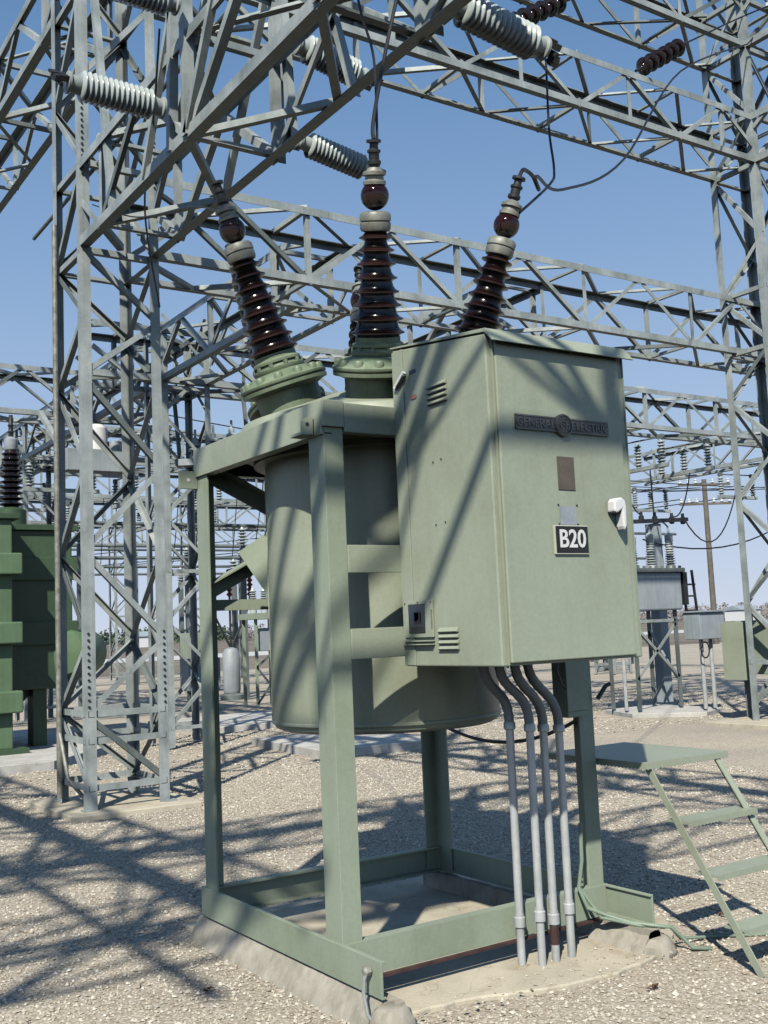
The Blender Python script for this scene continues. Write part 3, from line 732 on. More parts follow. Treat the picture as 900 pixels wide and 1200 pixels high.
# nearest tower
nearT = tower(.82, 1.63, 5.90, 6.78, 9.6, [.25,.93,1.62,2.47,3.30,4.18,4.79,5.46,6.34,7.2,8.2,9.1],
      'nearest grey lattice tower, left of the green breaker, climbing out of the picture', .10, .055, True, horiz=(.25,.68,.93,5.44,6.34,8.2), phase=1, zb=.05)
for (x, y) in ((.82,5.90),(1.63,5.90),(.82,6.78)):
    for z0, z1 in ((1.0,1.75),(6.2,7.2)):
        for k in range(int((z1-z0)/.062)):
            m = MB(); m.lathe([(.012,0),(.012,.012)], (x+(.03 if x < 1 else -.03),y-.001,z0+k*.062), (0,-1,0), 6); m.build('bolt', M['dark'], nearT)
m = MB(); m.tube([(.78,6.6,.1),(.78,6.6,5.9)], .028, 10); m.tube([(.78,6.6,.75),(.80,6.4,.3),(.95,6.2,.06)], .02, 8)
m.build('conduit', M['metalcap'], nearT)
# right tower
rT = tower(10.68, 11.50, 5.30, 6.12, 11.6, [.25,1.0,1.75,2.5,3.25,4.0,4.75,5.5,6.3,7.1,8.2,8.95,10.0,10.8,11.5],
      'tall grey lattice tower at the right edge carrying the upper beams', .11, .06, True, horiz=(.9,5.46,6.34,8.2,8.95,10.0,10.8), phase=0)
# beams
box_beam('y', -5.4, 5.90, .82, 1.63, 5.46, 6.34, 2.05, 1.28-2.05, 'overhead grey beam running from the nearest tower towards the viewer', .095, .065, True, 'bot')
box_beam('x', 1.63, 12.9, 5.90, 6.78, 5.46, 6.34, 2.12, 3.42-2.12, 'middle grey beam behind the tops of the brown bushings', .088, .054, True, 'bot')
box_beam('x', 1.63, 10.68, 5.30, 6.12, 8.19, 8.93, 1.92, 7.17-1.92*3, 'high grey beam sloping from top centre down to the right tower', .088, .054, True, 'top')
box_beam('x', 5.6, 10.68, 5.30, 6.12, 9.98, 10.80, 2.3, 7.0, 'highest grey beam meeting the top of the right tower', .088, .054, True, 'bot')
box_beam('y', 6.78, 30, .82, 1.63, 8.19, 9.0, 2.05, 7.2, 'high grey beam crossing the top left corner behind the nearest tower', .10, .06, True, 'bot')
box_beam('y', -2.0, 5.30, 10.68, 11.5, 8.19, 8.95, 2.05, 4.0, 'short grey beam leaving the right tower towards the viewer at its lower node', .10, .06, True, 'bot')
box_beam('y', -2.0, 5.30, 10.68, 11.5, 9.98, 10.8, 2.05, 4.0, 'short grey beam leaving the right tower towards the viewer near its top', .10, .06, True, 'bot')
box_beam('x', 2.6, 24, 10.85, 11.65, 5.46, 6.30, 2.2, 3.2, 'grey beam behind the middle beam, lower in view and half hidden by bushings', .095, .062, True, 'bot')
box_beam('y', 11.65, 42, 3.65, 4.45, 5.46, 6.30, 2.1, 12.2, 'grey beam receding to the left behind the legs of the nearest tower', .095, .06, True, 'bot')
box_beam('x', -14, 3.65, 13.9, 14.7, 5.46, 6.30, 2.1, -13.3, 'thin looking grey beam against the sky at the left edge', .085, .055, True, 'bot')
for i, (yy, z, x0, x1, lb) in enumerate([(18.5,5.472,4.46,20.5,'second'),(24.0,5.472,-14,25.5,'third'),(30.5,5.472,-14,31,'fourth'),(38.0,5.472,-14,37,'farthest')]):
    box_beam('x', x0, x1, yy, yy+.8, z, z+.84, 2.1, x0+.7, f'{lb} distant grey cross beam beyond the beam behind the middle one', .09, .055, False, 'bot')
for i, (xx, y0, lb) in enumerate([(12.5,11.65,'first receding grey beam right of the control cabinet'),(20.5,11.65,'second receding grey beam right of the control cabinet')]):
    box_beam('y', y0, 17.5, xx, xx+.8, 5.448, 6.284, 2.1, y0+.6, lb, .09, .055, False, 'bot')
box_beam('y', 6.78, 10.85, 3.65, 4.45, 5.472, 6.312, 2.0, 7.2, 'short grey beam linking the middle beam to the one behind it, left of the middle bushing', .09, .06, False, 'bot')
box_beam('y', 6.78, 10.85, 6.9, 7.7, 5.472, 6.312, 2.0, 7.0, 'short grey beam linking the two cross beams, between the middle and right bushings', .09, .06, False, 'bot')
# beams over and behind the viewer: out of frame, they throw the lattice shadows
box_beam('x', -10, .82, -3.05, -2.2, 5.46, 6.34, 2.05, -9.5, 'lattice beam overhead behind the viewer', .075, .05, False, 'bot')
box_beam('y', -3.6, 9, -4.6, -3.8, 5.46, 6.34, 2.05, -8.5, 'lattice beam overhead to the left of the viewer', .11, .07, False, 'bot')
box_beam('x', -12, -1.5, -2.9, -2.1, 8.2, 9.0, 1.9, -9, 'upper lattice beam overhead to the left', .11, .07, False, 'bot')
# far towers
k = 0
desc = ['left-hand', 'second', 'third', 'fourth', 'fifth', 'sixth']
for j, yy in enumerate((10.85, 18.5, 24.0, 30.5, 38.0)):
    rown = ['first', 'second', 'third', 'fourth', 'farthest'][j]
    for i, xx in enumerate((3.65, 12.5, 20.5)):
        if j == 0 and i == 1: continue
        tower(xx+.013, xx+.787, yy+.013, yy+.787, 6.4, [.3+.78*q for q in range(9)], f'distant grey tower, {desc[i]} of its row under the {rown} cross beam behind the breaker', .09, .05, False, horiz=(.3,2.6,5.4), phase=i, group='distant lattice towers')

# ------------------------------------------------------------------ insulators
def station_post(a, b, r_, label, n=14, brk=True):
    """grey post insulator between two points, with end fittings"""
    a = Vector(a); b = Vector(b); ax = (b-a).normalized(); L = (b-a).length
    root = thing('post_insulator', a, label, 'insulator', 'horizontal grey post insulators')
    m = MB(); s0, s1 = .14*L, .86*L; pr = [(r_*.62,s0)]
    for i in range(n):
        s = s0 + (s1-s0)*(i+.5)/n; h = (s1-s0)/n
        pr += [(r_*.82,s-h*.45),(r_*.97,s-h*.15),(r_,s+h*.0),(r_*.97,s+h*.15),(r_*.82,s+h*.42)]
    pr += [(r_*.62,s1)]
    m.lathe(pr, a, ax, 28); m.build('porcelain', M['greyporc'], root)
    for q, s in ((a, 1), (b, -1)):
        m = MB(); m.lathe([(r_*.5,0),(r_*.72,.012),(r_*.72,.03),(r_*.55,.04),(r_*.62,.14*L)], q, ax*s, 20); m.build('end_cap', M['galv'], root)
    m = MB(); u = ax.orthogonal().normalized(); v = ax.cross(u)
    for i in range(7):
        c_ = b + ax*random.uniform(.0,.10) + u*random.uniform(-.06,.06) + v*random.uniform(-.06,.06)
        m.obox(c_, (ax+u*.3,u-ax*.3,v), (random.uniform(.02,.05),random.uniform(.012,.03),random.uniform(.01,.03)))
    m.tube([b+ax*.05-u*.09, b+ax*.06+u*.02, b+ax*.05+u*.10], .016, 8)
    m.build('terminal', M['dark'], root)
    return root
station_post((.74,3.52,5.78), (-.05,3.52,5.80), .118, 'grey ribbed insulator pointing left, the lower of two beside the nearest tower')
station_post((.74,3.20,6.48), (.02,3.20,6.50), .118, 'grey ribbed insulator cut by the top edge near the nearest tower')
station_post((1.70,3.07,6.37), (2.36,3.07,6.24), .118, 'grey ribbed insulator behind the overhead beam, above left of the middle bushing')
station_post((1.70,3.10,5.56), (2.42,3.10,5.44), .105, 'grey ribbed insulator whose end reaches the top of the middle bushing')
station_post((1.66,1.03,5.62), (2.50,1.03,5.52), .118, 'large grey ribbed insulator at top centre holding a dropping lead')
# extra posts and knees rising from the overhead beam where the switches mount
ex = thing('switch_support', (1.2,3.2,5.46), 'grey upright steel members rising from the overhead beam beside the ribbed insulators', 'steel frame')
for p, q, w_ in [((.80,3.30,5.48),(.80,3.30,8.1),.115), ((.80,3.62,5.48),(.80,3.45,8.1),.10), ((1.66,3.42,5.48),(1.66,3.42,8.1),.115), ((1.66,3.15,5.48),(1.66,3.35,8.1),.09),
               ((.80,1.25,5.48),(.80,1.25,8.0),.11), ((1.66,1.22,5.48),(1.66,1.22,8.0),.11), ((.80,4.2,5.5),(.80,3.35,7.0),.075), ((1.66,4.5,5.5),(1.66,3.45,7.2),.085),
               ((.80,3.3,5.5),(.80,2.2,7.2),.08), ((.80,3.3,6.9),(1.66,3.42,6.9),.09), ((1.66,2.2,5.5),(1.66,2.9,7.6),.08), ((.84,5.1,5.5),(.84,5.6,8.2),.09), ((1.2,5.0,5.5),(1.2,3.4,7.4),.07)]:
    m = MB(); m.angle(p, q, w_*.72, (1,0,0), .008); m.build('upright', M['galv'], ex)
tag(MB().tube([(1.02,8.2,6.34),(1.02,.2,6.36)], .022, 8).build('operating_rod', M['galv_dark']), 'thin round operating rod slanting above the overhead beam past the nearest tower', 'rod')

# dark disc strings
def disc_string(a, b, n, r_, label):
    a = Vector(a); b = Vector(b); ax = (b-a).normalized(); L = (b-a).length; h = L/n
    root = thing('suspension_insulator', a, label, 'insulator', 'dark disc insulator strings')
    for i in range(n):
        s = h*i; m = MB()
        m.lathe([(.022,s),(.03,s+.02),(.045,s+.03),(.055,s+.055),(r_*.8,s+.062),(r_,s+.085),(r_*.97,s+.098),(r_*.75,s+.092),(r_*.3,s+.088),(.018,s+.10),(.018,s+h)], a, ax, 24)
        m.build('disc', M['blackporc'], root)
    m = MB(); m.tube([a-ax*.12, a], .02, 8); m.tube([b, b+ax*.18], .025, 8); m.build('clevis', M['dark'], root)
    return b + ax*.18
s1 = disc_string((8.36,5.3,9.02), (9.22,5.3,9.58), 6, .125, 'dark disc insulator string above the right part of the high beam')
s2 = disc_string((6.05,5.3,8.98), (6.98,5.3,9.56), 6, .125, 'dark disc insulator string cut by the top edge')

# conductors
def wire(pts, r_, label, mat='wire', smooth=True, cat='cable'):
    P_ = [Vector(p) for p in pts]
    if smooth and len(P_) > 2:
        out = []
        for i in range(len(P_)-1):
            a = P_[max(i-1,0)]; b = P_[i]; c_ = P_[i+1]; d = P_[min(i+2,len(P_)-1)]
            for k in range(8):
                t = k/8
                out.append(.5*((2*b) + (c_-a)*t + (2*a-5*b+4*c_-d)*t*t + (3*b-a-3*c_+d)*t**3))
        out.append(P_[-1]); P_ = out
    return tag(MB().tube(P_, r_, 8).build('wire', M[mat]), label, cat)
def sag(a, b, s, n=12):
    a = Vector(a); b = Vector(b); return [a.lerp(b, k/n) - Vector((0,0,4*s*(k/n)*(1-k/n))) for k in range(n+1)]
RT_, RC_ = TIPS['R']; MT_, MC_ = TIPS['M']; LT_, LC_ = TIPS['L']
pj_pts = PTS = None
wire([RT_, RT_+Vector((.02,.0,.035)), RT_+Vector((.07,.03,.065)), RT_+Vector((.18,.09,.075)), RT_+Vector((.32,.2,.07)), (1.95,.60,4.33), (2.9,1.35,4.72), (4.6,2.3,5.7), (7.2,3.7,7.9), (10.6,5.2,9.95)], .011, 'black lead curving from the right bushing up to the right tower')
wire([RC_+Vector((.05,.0,-.03)), (1.72,.25,4.10), (2.0,.5,4.35), (2.22,.75,4.75), (2.42,.95,5.25), (2.50,1.03,5.45)], .008, 'thin lead rising from the right bushing to the large ribbed insulator')
wire([MT_, MT_+Vector((.02,.02,.12)), (.52,.10,4.55), (.62,.05,5.0), (.72,.0,5.5)], .010, 'thick black lead rising straight from the middle bushing')
wire([MT_+Vector((.02,0,-.02)), (.50,.20,4.5), (.46,.25,4.8), (.42,.3,5.3), (.40,.35,5.9)], .007, 'thin lead beside the thick one above the middle bushing')
wire([LC_+Vector((.05,0,-.12)), (.10,1.1,3.9), (.55,2.6,4.6), (.9,4.6,5.3), (.95,5.9,5.9)], .006, 'thin lead drooping left from the left bushing to the nearest tower')
wire([(.62,3.3,6.3), (.8,3.9,5.9), (1.1,4.9,5.5), (1.63,5.9,4.95)], .009, 'thin lead crossing in front of the nearest tower')
wire([s1, (11.2,5.3,10.75), (14,5.2,12.2)], .012, 'overhead conductor leaving the right disc string')
wire([s2, (9.5,5.2,10.9), (12,5.2,12.3)], .012, 'overhead conductor leaving the disc string at the top edge')
wire([(10.6,5.2,9.95),(11.4,4.8,10.9),(12.6,4.2,12.0)], .011, 'black lead continuing past the right tower to the corner')

# ------------------------------------------------------------------ switchgear seen behind
def disconnect(loc, rz, label):
    root = thing('disconnect_switch', (0,0,0), label, 'disconnect switch', 'grey disconnect switches on the distant beams')
    MB().box((-.9,-.07,0), (.9,.07,.1)).build('base', M['galv'], root)
    for x in (-.75,0,.75):
        m = MB(); pr = [(.05,.1)]
        for i in range(7): s = .14+i*.085; pr += [(.055,s),(.10,s+.03),(.10,s+.04),(.055,s+.06)]
        pr += [(.05,.78)]; m.lathe(pr, (x,0,0), (0,0,1), 12); m.build('insulator', M['greyporc'], root)
    m = MB(); m.tube([(-.85,0,.83),(.85,0,.86)], .022, 8); m.box((-.82,-.05,.77), (-.68,.05,.9)); m.box((.68,-.05,.77), (.82,.05,.9)); m.build('blade', M['galv_dark'], root)
    root.location = loc; root.rotation_euler = (0,0,rz); root.scale = (.85,.75,.75); return root
dis0 = disconnect((14.2,11.2,4.62), R(90), 'grey three-post switch just right of the control cabinet, under the lower beam')
spots = []
for i, (x, y, z, rz, lb) in enumerate([
    (15.6,11.2,4.62,90,'grey three-post switch under the lower beam, second from the control cabinet'),
    (4.05,13.2,4.62,0,'grey three-post switch on the receding beam, nearest its front end'),
    (4.05,15.0,4.62,0,'grey three-post switch second along the receding left beam'),
    (4.05,17.2,4.62,0,'grey three-post switch third along the receding left beam'),
    (4.05,20.5,4.62,0,'grey three-post switch fourth along the receding left beam'),
    (6.0,18.9,4.62,90,'grey three-post switch left on the second distant beam'),
    (8.0,18.9,4.62,90,'grey three-post switch middle of the second distant beam'),
    (10.2,18.9,4.62,90,'grey three-post switch right on the second distant beam'),
    (6.2,24.4,4.62,90,'grey three-post switch first on the third distant beam'),
    (8.4,24.4,4.62,90,'grey three-post switch second on the third distant beam'),
    (10.4,24.4,4.62,90,'grey three-post switch third on the third distant beam'),
    (12.9,14.0,4.62,0,'grey three-post switch on the receding beam right of the cabinet, front'),
    (12.9,17.0,4.62,0,'grey three-post switch on the receding beam right of the cabinet, middle'),
    (20.9,14.0,4.62,0,'grey three-post switch on the far receding beam, front'),
    (20.9,17.0,4.62,0,'grey three-post switch on the far receding beam, rear'),
    ]):
    copy_tree(dis0, (x,y,z), R(rz), lb)
# low tubular buses on posts, far left middle
def bus(y, x0, x1, z, label):
    root = thing('bus_support', ((x0+x1)/2, y, 0), label, 'bus bar')
    m = MB(); m.tube([(x0,y,z+.5),(x1,y,z+.5)], .045, 8); m.build('tube', M['galv_dark'], root)
    x = x0 + .5
    while x < x1:
        m = MB(); pr = [(.05,z)]
        for i in range(5): s = z+.04+i*.08; pr += [(.055,s),(.11,s+.03),(.11,s+.04),(.055,s+.06)]
        pr += [(.04,z+.47)]; m.lathe(pr, (x,y,0), (0,0,1), 10); m.build('insulator', M['greyporc'], root)
        m = MB(); m.bar((x,y,0), (x,y,z), .12, .12, (1,0,0)); m.build('post', M['galv_dark'], root); x += 4.2
    return root
for i, (y, z) in enumerate([(20.6,3.9),(22.2,3.2),(26.5,3.9),(28.2,3.4),(33.5,4.4),(35.0,3.6)]):
    bus(y, 5.0 + i*.5, 26 + i, z, f"{['nearest','second','third','fourth','fifth','farthest'][i]} tubular bus on grey posts behind the left side of the breaker")
# small grey breaker on legs (right)
sb = thing('circuit_breaker', (11.4,8.7,.1), 'small grey oil breaker on four legs, right of the control cabinet', 'circuit breaker')
MB().box((10.75,8.35,1.72), (11.95,9.15,2.36)).build('tank', M['gear'], sb, bevel=.03)
m = MB(); m.box((10.70,8.30,2.36), (12.0,9.2,2.43)); 
for i in range(9): m.lathe([(.03,2.43),(.03,2.47)], (10.78+i*.145,8.36,0), (0,0,1), 6)
m.build('cover', M['galv_dark'], sb)
for x in (10.85,11.85):
    for y in (8.45,9.05): m = MB(); m.angle((x,y,.1), (x,y,1.75), .09, (0,1,0)); m.build('leg', M['galv_dark'], sb)
for p, q in (((10.85,8.45,1.55),(11.85,8.45,1.55)),((10.85,8.45,.6),(11.85,8.45,1.5)),((10.85,8.45,1.5),(11.85,8.45,.6)),((10.85,9.05,1.55),(11.85,9.05,1.55)),((11.85,8.45,.5),(11.85,9.05,1.4))):
    m = MB(); m.angle(p, q, .05, (0,1,0)); m.build('brace', M['galv'], sb)
for i, (x, y) in enumerate([(10.95,8.6),(11.4,8.5),(11.82,8.45),(11.0,9.0),(11.45,8.95),(11.85,8.9)]):
    m = MB(); pr = [(.085,2.43),(.085,2.48)]
    for j in range(9): s = 2.50+j*.042; pr += [(.055,s),(.095-.003*j,s+.012),(.095-.003*j,s+.018),(.055,s+.03)]
    pr += [(.07,2.89),(.07,3.0),(.045,3.03),(.02,3.04),(.02,3.14)]
    m.lathe(pr, (x,y,0), (0,0,1), 16); m.build('bushing', M['greyporc'], sb)
m = MB(); m.box((12.0,8.35,1.80), (12.10,8.7,2.36)); m.build('side_box', M['dark'], sb)
ld = thing('switch_bracket', (12.2,8.6,1.5), 'dark ladder-like bracket beside the small grey breaker tank', 'bracket')
for x in (12.15,12.42): m = MB(); m.bar((x,8.45,1.55), (x-.08,8.45,2.4), .035, .035); m.build('rail', M['dark'], ld)
for z in (1.7,1.95,2.15): m = MB(); m.bar((12.13,8.45,z), (12.40,8.45,z), .03, .03); m.build('rung', M['dark'], ld)
# its bus bar on a pole above
bb = thing('bus_crossarm', (11.6,9.3,0), 'dark horizontal bar on a grey post above the small grey breaker', 'bus support')
m = MB(); m.bar((12.45,9.35,.1), (12.45,9.35,3.30), .20, .20, (1,0,0)); m.build('post', M['gear'], bb)
m = MB(); m.bar((11.6,9.25,3.31), (13.25,9.25,3.39), .09, .07); m.build('crossarm', M['dark'], bb)
for x in (11.75,12.05,12.4,12.85,13.15): m = MB(); m.lathe([(.03,3.3),(.05,3.32),(.05,3.42),(.03,3.44),(.03,3.5)], (x,9.25,0), (0,0,1), 10); m.build('clamp', M['dark'], bb)
# control cabinet of the small breaker
kc = thing('control_box', (11.9,7.75,0), 'pale grey box on posts beside the right end of the small grey breaker', 'control box')
MB().box((11.45,7.6,1.22), (12.05,7.95,1.66)).build('box', M['gear'], kc, bevel=.01)
m = MB(); m.box((11.42,7.56,1.66), (12.08,7.98,1.685)); m.build('roof', M['gear'], kc)
for x in (11.62,11.85): m = MB(); m.tube([(x,7.75,.1),(x,7.75,1.22)], .035, 10); m.build('post', M['conduit'], kc)
m = MB(); m.tube([(11.55+.10*math.cos(a),7.62,1.05+.13*math.sin(a)) for a in [i*.5 for i in range(14)]], .012, 6); m.build('coiled_cable', M['wire'], kc)
# thin pipe left of it
tag(MB().tube([(10.75,8.66,.1),(10.75,8.66,1.5)], .03, 8).build('standpipe', M['conduit']), 'thin grey standpipe under the right corner of the control cabinet', 'pipe')
# green box at right tower
gb = thing('equipment_cabinet', (11.3,6.3,0), 'sage green cabinet at the foot of the right tower, cut by the picture edge', 'cabinet')
MB().box((10.9,6.35,.62), (11.0,6.75,1.48)).build('side_panel', M['cab'], gb, bevel=.004)
m = MB(); m.box((11.05,5.7,.70), (13.0,6.6,1.50)); m.build('box', M['frame'], gb, bevel=.01)
for x, y in ((11.1,5.75),(12.9,5.75),(11.1,6.5)): m = MB(); m.angle((x,y,.05), (x,y,.7), .08); m.build('leg', M['galv_dark'], gb)
m = MB(); m.tube([(10.95,5.25,1.45),(10.95,5.22,.9),(11.05,5.2,.5),(11.0,5.25,.06)], .02, 8); m.box((10.90,5.20,1.42), (11.02,5.27,1.54))
tag(m.build('conduit_riser', M['dark']), 'dark riser with a small box strapped to the right tower leg', 'conduit')
# drop leads round the small breaker
import itertools
dl_ = [((11.75,9.25,3.45),(12.6,10.9,4.6),.25,'left drop lead over the small grey breaker'), ((12.05,9.25,3.45),(13.3,10.9,4.6),.2,'second drop lead over the small grey breaker'),
       ((12.4,9.25,3.45),(14.2,10.9,4.6),.3,'third drop lead over the small grey breaker'), ((12.85,9.25,3.45),(15.4,10.9,4.6),.3,'fourth drop lead over the small grey breaker'),
       ((13.15,9.25,3.45),(17.0,10.9,4.6),.9,'sagging lead right of the small grey breaker'), ((11.82,8.45,3.14),(12.4,9.2,3.3),-.05,'short lead on the right bushing of the small breaker'),
       ((10.95,8.6,3.14),(11.75,9.2,3.4),-.08,'short lead on the left bushing of the small breaker'), ((12.0,9.2,3.0),(17.5,9.5,3.9),.5,'low sagging lead running to the right tower'),
       ((11.0,9.0,3.14),(9.5,8.5,3.9),-.1,'lead rising behind the control cabinet')]
for a, b, s, lb in dl_: wire(sag(a, b, s), .014, lb, smooth=False)
for i in range(7):
    y0 = 15 + i*2.2; z0 = 7.2 + .25*i
    wire(sag((5,y0+1,z0-1.0), (34,y0,z0-1.4), .8, 20), .012, f"{['lowest','second','third','fourth','fifth','sixth','highest'][i]} long conductor strung across the far yard", smooth=False)
# drop leads behind left
for i in range(10):
    x = 6.2 + i*.55; y = 18.9 + (i%3)*2.6
    wire(sag((x,y,5.5), (x+.35,y+1.4,3.6-(i%2)*.6), .12, 8), .012, f"{['first','second','third','fourth','fifth','sixth','seventh','eighth','ninth','tenth'][i]} drop lead from the left in the far bay behind the breaker", smooth=False)

# instrument transformers, cabinets behind left
it = thing('instrument_transformer', (9.49,21.0,0), 'slim pale grey instrument transformer standing beyond the left post of the breaker', 'instrument transformer')
m = MB(); m.lathe([(.20,.18),(.22,.24),(.22,1.18),(.16,1.28),(.05,1.32)], (9.49,21.0,0), (0,0,1), 20); m.build('tank', M['gear'], it)
m = MB(); m.lathe([(.30,0),(.30,.12),(.18,.18)], (9.49,21.0,0), (0,0,1), 16); m.build('foot', M['galv_dark'], it)
for a in (-.35,0,.35): m = MB(); m.tube([(9.49,21.0,1.3),(9.49+a*1.6,21.0,2.4),(9.49+a*1.7,21.0,3.0)], .03, 8); m.build('arm', M['dark'], it)
for a in (-.35,0,.35):
    m = MB(); pr = [(.03,2.6)]
    for j in range(6): s = 2.62+j*.12; pr += [(.04,s),(.085,s+.05),(.04,s+.1)]
    m.lathe(pr, (9.49+a*1.66,21.0,0), (0,0,1), 10); m.build('insulator', M['redporc'], it)
gc = thing('equipment_cabinet', (10.6,25.0,0), 'small sage green cabinet standing beyond the slim grey transformer', 'cabinet')
MB().box((10.0,25.0,.75), (10.75,25.5,1.75)).build('box', M['frame'], gc, bevel=.01)
for x in (10.05,10.65): m = MB(); m.bar((x,25.2,0), (x,25.2,.75), .08, .08, (1,0,0)); m.build('leg', M['galv'], gc)
st = thing('equipment_stand', (8.6,17.5,0), 'green legged stand with a grey switch on it, just left of the breaker tank', 'stand')
for x in (8.3,8.95):
    for y in (17.2,17.8): m = MB(); m.angle((x,y,.05), (x,y,1.95), .08, (0,1,0)); m.build('leg', M['frame'], st)
MB().box((8.2,17.1,1.95), (9.05,17.9,2.08)).build('platform', M['frame'], st)
for p, q in (((8.3,17.2,.9),(8.95,17.2,1.4)),((8.3,17.2,.1),(8.95,17.2,.9)),((8.95,17.2,.1),(8.3,17.2,.9))): m = MB(); m.angle(p, q, .05, (0,1,0)); m.build('brace', M['galv_dark'], st)
m = MB(); m.box((8.45,17.3,1.25), (8.85,17.5,1.75)); m.build('box', M['gear'], st, bevel=.01)
for x in (8.35,8.62,8.9):
    m = MB(); m.lathe([(.08,2.08),(.08,2.3)] + [(r_, 2.3+.05*j+o_) for j in range(6) for r_, o_ in ((.05,0),(.09,.02),(.05,.04))] + [(.03,2.65)], (x,17.4,0), (0,0,1), 12); m.build('insulator', M['greyporc'], st)
mb = thing('relay_box', (6.9,17.9,0), 'grey box on legs between the nearest tower and the left breaker post', 'control box')
MB().box((7.0,17.9,.45), (7.75,18.4,1.15)).build('box', M['gear'], mb, bevel=.01)
for x in (7.08,7.66): m = MB(); m.bar((x,18.1,0), (x,18.1,.45), .07, .07, (1,0,0)); m.build('leg', M['galv_dark'], mb)
lp = thing('meter_box', (5.0,19.5,0), 'pale rounded meter box on a thin post seen between the tower legs', 'meter box')
m = MB(); m.box((4.9,19.4,1.28), (5.25,19.65,1.72)); m.build('box', M['alu'], lp, bevel=.05)
m = MB(); m.tube([(5.07,19.55,0),(5.07,19.55,1.3)], .03, 8); m.build('post', M['conduit'], lp)
# three slim grey bushings on a raised switch behind the left beam end
rs = thing('raised_switch', (5.4,9.9,0), 'raised switch with three white-banded bushings showing above the left end of the breaker frame', 'switch')
m = MB(); m.bar((4.0,11.2,4.28), (5.0,10.55,4.28), .20, .10); m.build('base', M['gear'], rs)
for x, y, z in ((4.26,11.06,4.34),(4.49,10.90,4.40),(4.72,10.73,4.46)):
    m = MB(); m.lathe([(.07,4.28-z),(.07,0),(.09,.03),(.09,.06),(.05,.09),(.10,.12),(.105,.15),(.05,.18),(.09,.20),(.09,.23),(.045,.26),(.045,.32),(.02,.34),(.02,.46)], (x,y,z), (0,0,1), 16)
    m.build('bushing', M['greyporc'], rs)
for x, y in ((4.05,11.17),(4.95,10.58)): m = MB(); m.bar((x,y,4.30), (x,y+.2,5.46), .05, .05, (1,0,0)); m.build('hanger', M['galv_dark'], rs)

# raised grey switch tank left, behind the tower
rg = thing('raised_tank', (2.9,11.5,0), 'raised grey equipment housing with a bright white top, behind the nearest tower', 'equipment housing')
m = MB(); m.box((2.62,12.2,4.27), (3.62,12.5,4.62)); m.build('beam_plate', M['gear'], rg, bevel=.01)
m = MB(); m.lathe([(.02,4.62),(.17,4.62),(.17,4.98),(.12,5.04),(.02,5.05)], (3.16,12.4,0), (0,0,1), 24); m.build('housing', M['white'], rg)
m = MB(); m.lathe([(.02,4.62),(.13,4.62),(.13,4.78),(.02,4.8)], (3.46,12.4,0), (0,0,1), 20); m.build('side_pot', M['alu'], rg)
for x in (2.7,3.5): m = MB(); m.bar((x,12.45,4.5), (x,13.9,5.5), .08, .08); m.build('hanger', M['galv'], rg)

# power transformer (left edge)
pt = thing('power_transformer', (-.5,12.5,.12), 'big dark green power transformer with ribbed tank at the left edge', 'power transformer')
MB().box((-3.2,11.55,.18), (1.60,14.2,3.38)).build('tank', M['dkgreen'], pt, bevel=.02)
MB().box((1.05,11.32,.18), (1.56,11.55,3.38)).build('corner_column', M['midgreen'], pt, bevel=.02)
for z in (.68,1.63,2.59): m = MB(); m.box((-3.3,11.16,z), (1.66,11.56,z+.30)); m.build('stiffener', M['midgreen'], pt, bevel=.02)
m = MB(); m.box((-3.35,11.25,3.38), (1.66,14.3,3.46)); m.build('cover', M['dkgreen'], pt, bevel=.01)
m = MB(); m.box((-3.2,11.2,.12), (1.75,14.2,.19)); m.build('base', M['dkgreen'], pt)
m = MB(); m.box((1.64,12.0,.95), (2.62,14.0,3.30)); m.build('cooler_housing', M['dkgreen'], pt, bevel=.02)
for z in (1.60,2.55): m = MB(); m.box((1.64,11.93,z), (2.68,12.0,z+.34)); m.build('stiffener', M['dkgreen'], pt, bevel=.01)
m = MB(); m.box((1.62,11.93,3.30), (2.70,14.05,3.38)); m.build('cover', M['dkgreen'], pt)
m = MB(); m.box((2.05,12.1,.12), (2.25,12.4,.95)); m.build('support', M['dkgreen'], pt)
m = MB(); m.prof([(0,0),(.5,0),(0,-.5)], (1.64,12.3,.95), (1.64,12.36,.95), (1,0,0), (0,0,1)); m.build('support', M['dkgreen'], pt)
m = MB(); m.lathe([(.02,0),(.30,.02),(.36,.1),(.36,.9),(.30,.98),(.02,1.0)], (2.45,11.9,1.45), (.6,.8,0), 28); m.build('oil_conservator', M['midgreen'], pt)
bz = MB().lathe([(.22,3.38),(.22,3.62),(.15,3.66)], (1.80,12.3,0), (0,0,1), 24).build('bushing_flange', M['dkgreen'], pt)
m = MB(); pr = [(.13,3.66)]
for j in range(10): s = 3.68+j*.085; pr += [(.10,s),(.19-.006*j,s+.03),(.19-.006*j,s+.04),(.10,s+.06)]
pr += [(.08,4.54)]; m.lathe(pr, (1.80,12.3,0), (0,0,1), 24); b_ = m.build('bushing', M['blackporc'], pt)
m = MB(); m.lathe([(.09,4.54),(.10,4.56),(.10,4.70),(.06,4.74)], (1.80,12.3,0), (0,0,1), 16); m.lathe([(.035,4.74),(.035,4.8),(.05,4.82),(.035,4.84),(.035,4.90),(.05,4.92),(.035,4.94),(.03,5.08)], (1.80,12.3,0), (0,0,1), 10, 1); m.build('bushing_cap', [M['alu'], M['dark']], b_)

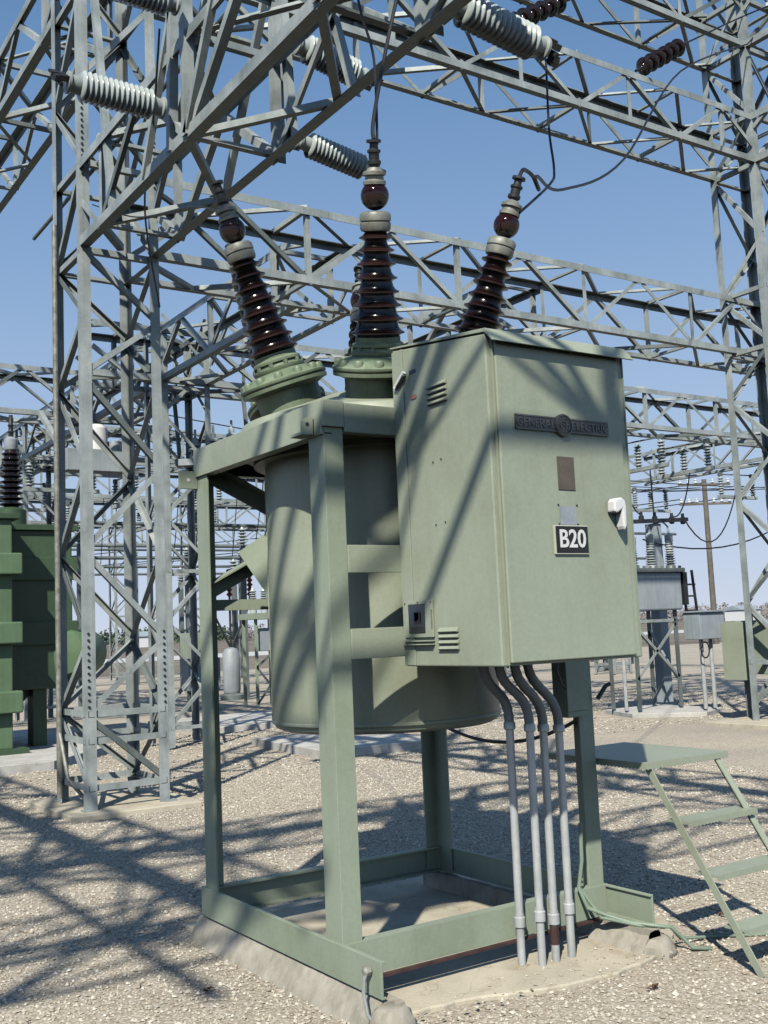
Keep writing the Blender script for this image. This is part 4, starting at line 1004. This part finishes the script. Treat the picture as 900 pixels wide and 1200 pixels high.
# utility pole
fwd = Vector((fw.x, fw.y, 0)).normalized()
up_ = thing('utility_pole', (46.3,35.9,0), 'wooden utility pole with two crossarms of white insulators, far right', 'utility pole')
ux, uy = 46.3, 35.9
m = MB(); m.tube([(ux,uy,0),(ux,uy,9.3)], [.17,.13], 12); m.build('pole', M['wood'], up_)
ca = Vector((.87,-.49,0))
for z in (9.0,7.9):
    a = Vector((ux,uy,z)) - ca*1.5; b = Vector((ux,uy,z)) + ca*1.5
    m = MB(); m.bar(a, b, .14, .12); m.build('crossarm', M['wood'], up_)
    for t in (-1.4,-.95,-.5,.5,.95,1.4):
        m = MB(); m.lathe([(.05,0),(.10,.05),(.10,.12),(.05,.16),(.09,.2),(.04,.26)], Vector((ux,uy,z+.06)) + ca*t, (0,0,1), 10); m.build('insulator', M['white'], up_)
for i, t in enumerate((-1.4,0,1.4)):
    a = Vector((ux,uy,8.2+(.9 if t == 0 else 0))) + ca*t
    wire(sag(a, a + Vector((-60,80,0)), 1.5, 12), .03, f"{['left','middle','right'][i]} line wire leaving the far utility pole", smooth=False)

# far tree line and low sheds
def treeline():
    m = MB(); 
    for i in range(1300):
        ang = R(random.uniform(4, 60)); d = random.uniform(330, 460)
        x = C.x + d*math.sin(ang); y = C.y + d*math.cos(ang); con = (R(15) < ang < R(26)) and random.random() < .85
        h = random.uniform(3.5,6.0) if con else random.uniform(2.5,5.5); r_ = h*(.26 if con else .42)
        for k in range(26 if con else 20):
            t = random.random(); z = h*(.12+.88*t); rr = r_*((1-t)*.95+.08) if con else r_*math.sin(math.pi*min(.95,t*.75+.2))
            a = random.uniform(0,6.28); q = rr*math.sqrt(random.random()); s = random.uniform(.35,.7)
            p = Vector((x+q*math.cos(a), y+q*math.sin(a), z))
            u = Vector((random.gauss(0,1),random.gauss(0,1),random.gauss(0,.6))).normalized(); v = u.orthogonal().normalized()
            m.add([p+u*s, p+v*s*.7, p-u*s*.9, p-v*s*.8], [(0,1,2,3)], 0 if con else 1)
        if not con: m.bar((x,y,0), (x,y,h*.6), .25, .25, (1,0,0), 1)
    return m
tag(treeline().build('distant_trees', [M['foliage'], M['twig']]), 'low line of conifers and bare trees along the horizon', 'trees', kind='stuff')
def shed(x, y, w_, d_, h, label, mat, rz=0):
    s = thing('shed', (0,0,0), label, 'shed')
    MB().box((-w_/2,-d_/2,0), (w_/2,d_/2,h)).build('wall', mat, s)
    m = MB(); m.prof([(-d_/2-.3,h),(0,h+d_*.22),(d_/2+.3,h)], (-w_/2-.3,0,0), (w_/2+.3,0,0), (0,1,0), (0,0,1)); m.build('roof', M['gear'], s)
    MB().box((-.5,-d_/2-.05,0), (.5,-d_/2-.01,2.0)).build('door', M['dark'], s)
    s.location = (x,y,0); s.rotation_euler = (0,0,rz)
shed(87,226,8,5,2.4,'small white shed before the tree line, left of the breaker frame', M['white'])
shed(214,165,7,5,2.6,'small pale shed on the horizon right of the utility pole', M['white'])
# dry leaves and small debris near the breaker
for i, (x, y, lb) in enumerate([(2.35,-.38,'curled brown leaf under the ladder'),(2.30,-.10,'brown leaf by the upper part of the ladder'),(-.35,.62,'pair of brown leaves on the gravel left of the breaker'),(1.15,-.66,'small dark leaf on the gravel in front of the slab')]):
    m = MB()
    for k in range(5):
        c_ = Vector((x+random.uniform(-.03,.03), y+random.uniform(-.03,.03), .016)); u = Vector((random.gauss(0,1),random.gauss(0,1),.2)).normalized(); v = u.cross(Vector((0,0,1))).normalized()
        m.add([c_+u*.018, c_+v*.012+Vector((0,0,.006)), c_-u*.016, c_-v*.011+Vector((0,0,.005))], [(0,1,2),(0,2,3)])
    tag(m.build('dry_leaf', M['leaf']), lb, 'leaf')
